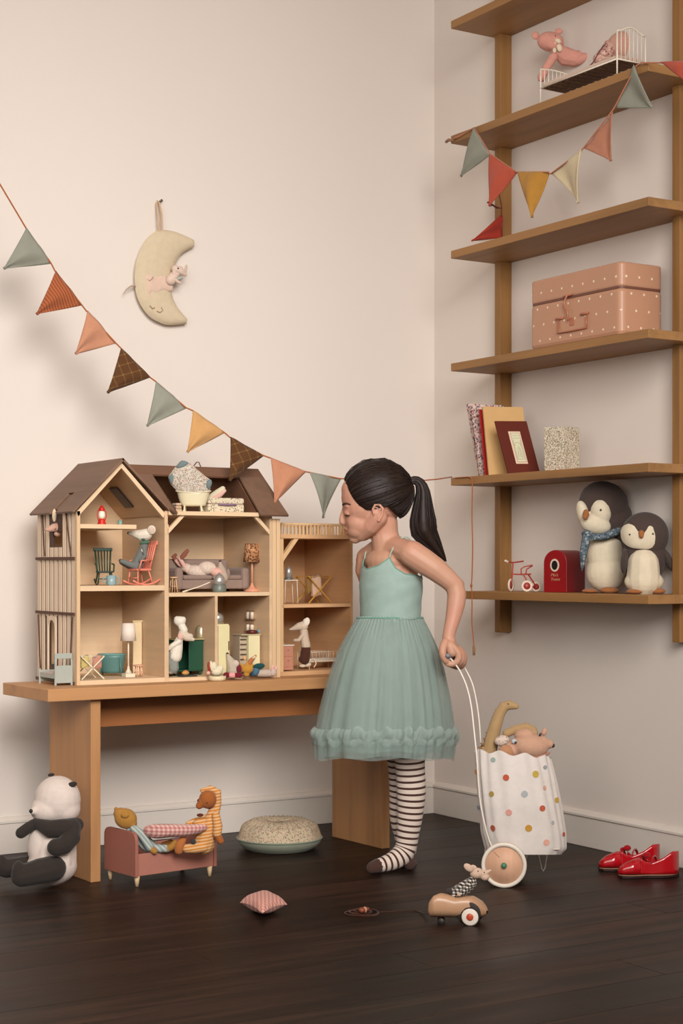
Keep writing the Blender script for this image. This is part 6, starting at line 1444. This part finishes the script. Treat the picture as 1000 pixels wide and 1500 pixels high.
# dress
DRS = cloth('#95a9a0', 1.5, fuzz=.2); 
def ring(x, y, a, b_, ph, d=0):
    ca, sa = math.cos(ph) * a, math.sin(ph) * b_; yw = math.radians(Y)
    return v.p(x + ca * math.cos(yw) - sa * math.sin(yw), y, d + ca * math.sin(yw) + sa * math.cos(yw))
tops = ([-136, -115, -90, -65, -44, -30, -10, 20, 60, 90, 120, 160, 190, 210, 224], [818, 829, 834, 829, 817, 832, 841, 843, 848, 849, 848, 843, 841, 832, 818])
def bod(ph, w_):
    d_ = math.degrees(ph); d_ = d_ if d_ >= -136 else d_ + 360
    yt = interp(*tops, d_); y = 908 + (yt - 908) * w_
    a = interp([812, 820, 835, 860, 885, 908], [45, 48, 51, 51.5, 48.5, 47.5], y); b_ = interp([812, 820, 835, 860, 885, 908], [34, 37, 42, 44, 43, 42.5], y)
    wr = 1 + .006 * math.sin(5 * ph + y * .25) * (1 if y > 850 else 0)
    return ring(572.5 - (y - 860) * .02, y, a * wr, b_ * wr, ph)
MB().grid(lambda u, w_: bod(-2.37 + 2 * PI * u, w_), 90, 26, True).build('bodice', DRS, g, solid=.0018)
TRM = cloth('#6f9a86', 2)
MB().tube([bod(-2.37 + 2 * PI * i / 90, 1) for i in range(90)], .0020, 6, True).build('neckline_trim', TRM, g)
STR = cloth('#9fb3a2', 2)
A_ = bod(math.radians(-44), 1); B_ = bod(math.radians(62), 1)
MB().tube(spline([A_, v.p(574, 806, -41), v.p(582, 793.5, -36), v.p(590, 787.5, -29), v.p(598, 788, -22), v.p(606, 800, -12), v.p(613, 822, -3), B_], 4), .0021, 6).build('shoulder_strap', STR, g)
A_ = bod(math.radians(-136), 1); B_ = bod(math.radians(118), 1)
MB().tube(spline([A_, v.p(536, 808, 22), v.p(544, 797, 28), v.p(553, 793, 34), v.p(566, 800, 38), v.p(580, 822, 40), B_], 4), .0021, 6).build('shoulder_strap', STR, g)
SYs = [903, 912, 925, 950, 980, 1010, 1040, 1075, 1095, 1113]
SRs = [47, 52, 60, 73.5, 84, 92, 98.5, 104, 105, 103]
def skirt(u, w_, s=1.0, n=27, ph0=0, amp=1.0, y1=1113):
    a = 2 * PI * u; s = s + (1 - s) * (1 - w_) ** 3; y = 903 + (y1 - 903) * w_; r = interp(SYs, SRs, y) * s; cx = 571 - 8 * w_
    pl = amp * (.5 + 3.4 * w_ ** .8) * (math.sin(n * a + ph0 + 2.6 * math.sin(3 * a + ph0)) * (.5 + .5 * math.sin(4 * a + 1 + ph0))) + 3.4 * w_ * math.sin(9 * a + 2.2 * math.sin(2 * a + ph0)) + 2.6 * w_ * math.sin(5 * a + 2 * ph0 + 2 * w_) + 1.2 * amp * (1 - w_) ** 6 * math.sin(61 * a)
    r += pl; hem = 2.0 * math.sin(7 * a + ph0) * w_ ** 6
    return ring(cx, y + hem, r * .97, r * 1.0, a)
MB().grid(lambda u, w_: skirt(u, w_, .80, 13, 1, .8, 1102), 200, 24, True).build('underskirt', cloth('#94a79c', 1.5), g)
TU = tulle('#b3c3bb', .34); TU2 = tulle('#abbcb3', .44)
MB().grid(lambda u, w_: skirt(u, w_, .94, 31, 2.1, 1.0, 1110), 300, 30, True).build('tulle_layer', TU2, g)
MB().grid(lambda u, w_: skirt(u, w_, 1.0, 27, .4, 1.1, 1113), 300, 30, True).build('tulle_layer', TU, g)
MB().tube([skirt(i / 120, .01, 1.01) for i in range(120)], .0022, 6, True).build('waist_seam', TRM, g)
RU = tulle('#b9c8c0', .42)
for (w0, w1_, f1, s0, am) in ((.785, .865, 23, 1.0, 1.0), (.85, .905, 19, .99, .6)):
    def ruf(u, q, w0=w0, w1_=w1_, f1=f1, s0=s0, am=am):
        a = 2 * PI * u; w_ = w0 + (w1_ - w0) * q + am * .012 * math.sin(f1 * a + 3 * math.sin(4 * a)); bul = math.sin(PI * min(1, q * .9 + .1)) ** .8
        P = skirt(u, w_, s0, 27, .4, 1.1); c_ = v.p(571 - 8 * w_, 903 + 210 * w_, 0); o_ = (P - c_); o_.z = 0; o_.normalize()
        return P + o_ * K * am * (1 + 3.2 * bul + 2.2 * bul * math.sin(f1 * 2 * a + 2.8 * math.sin(5 * a) + 1.5 * q) + .5 * math.sin(67 * a + 3 * q)) + UP * K * am * (2.2 * math.sin(f1 * a * 1.5 + 2 * math.sin(3 * a)) * (1 - .4 * q))
    MB().grid(ruf, 480, 10, True).build('tulle_ruffle', RU, g)

# repeats of a kind carry a common group
GROUPS = {'notebook': 'books on the fifth shelf board', 'picture_book': 'books on the fifth shelf board', 'plush_penguin': 'plush penguins on the lowest board',
          'mary_jane_shoe': 'red shoes by the skirting', 'bunting': 'pennant buntings', 'toy_jar': 'jars on the kitchen wall rack', 'plush_mouse': 'plush mice',
          'rocking_chair': 'toy rocking chairs', 'drying_rack': 'folding toy clothes racks', 'toy_floor_lamp': 'toy floor lamps', 'toy_stool': 'toy wooden stools',
          'doll_cloth': 'doll clothes on the racks', 'gingham_pillow': 'pink gingham pillows'}
for o in C.objects:
    kd = o.name.split('.')[0]
    if o.parent is None and kd in GROUPS and not o.get('group'): o['group'] = GROUPS[kd]
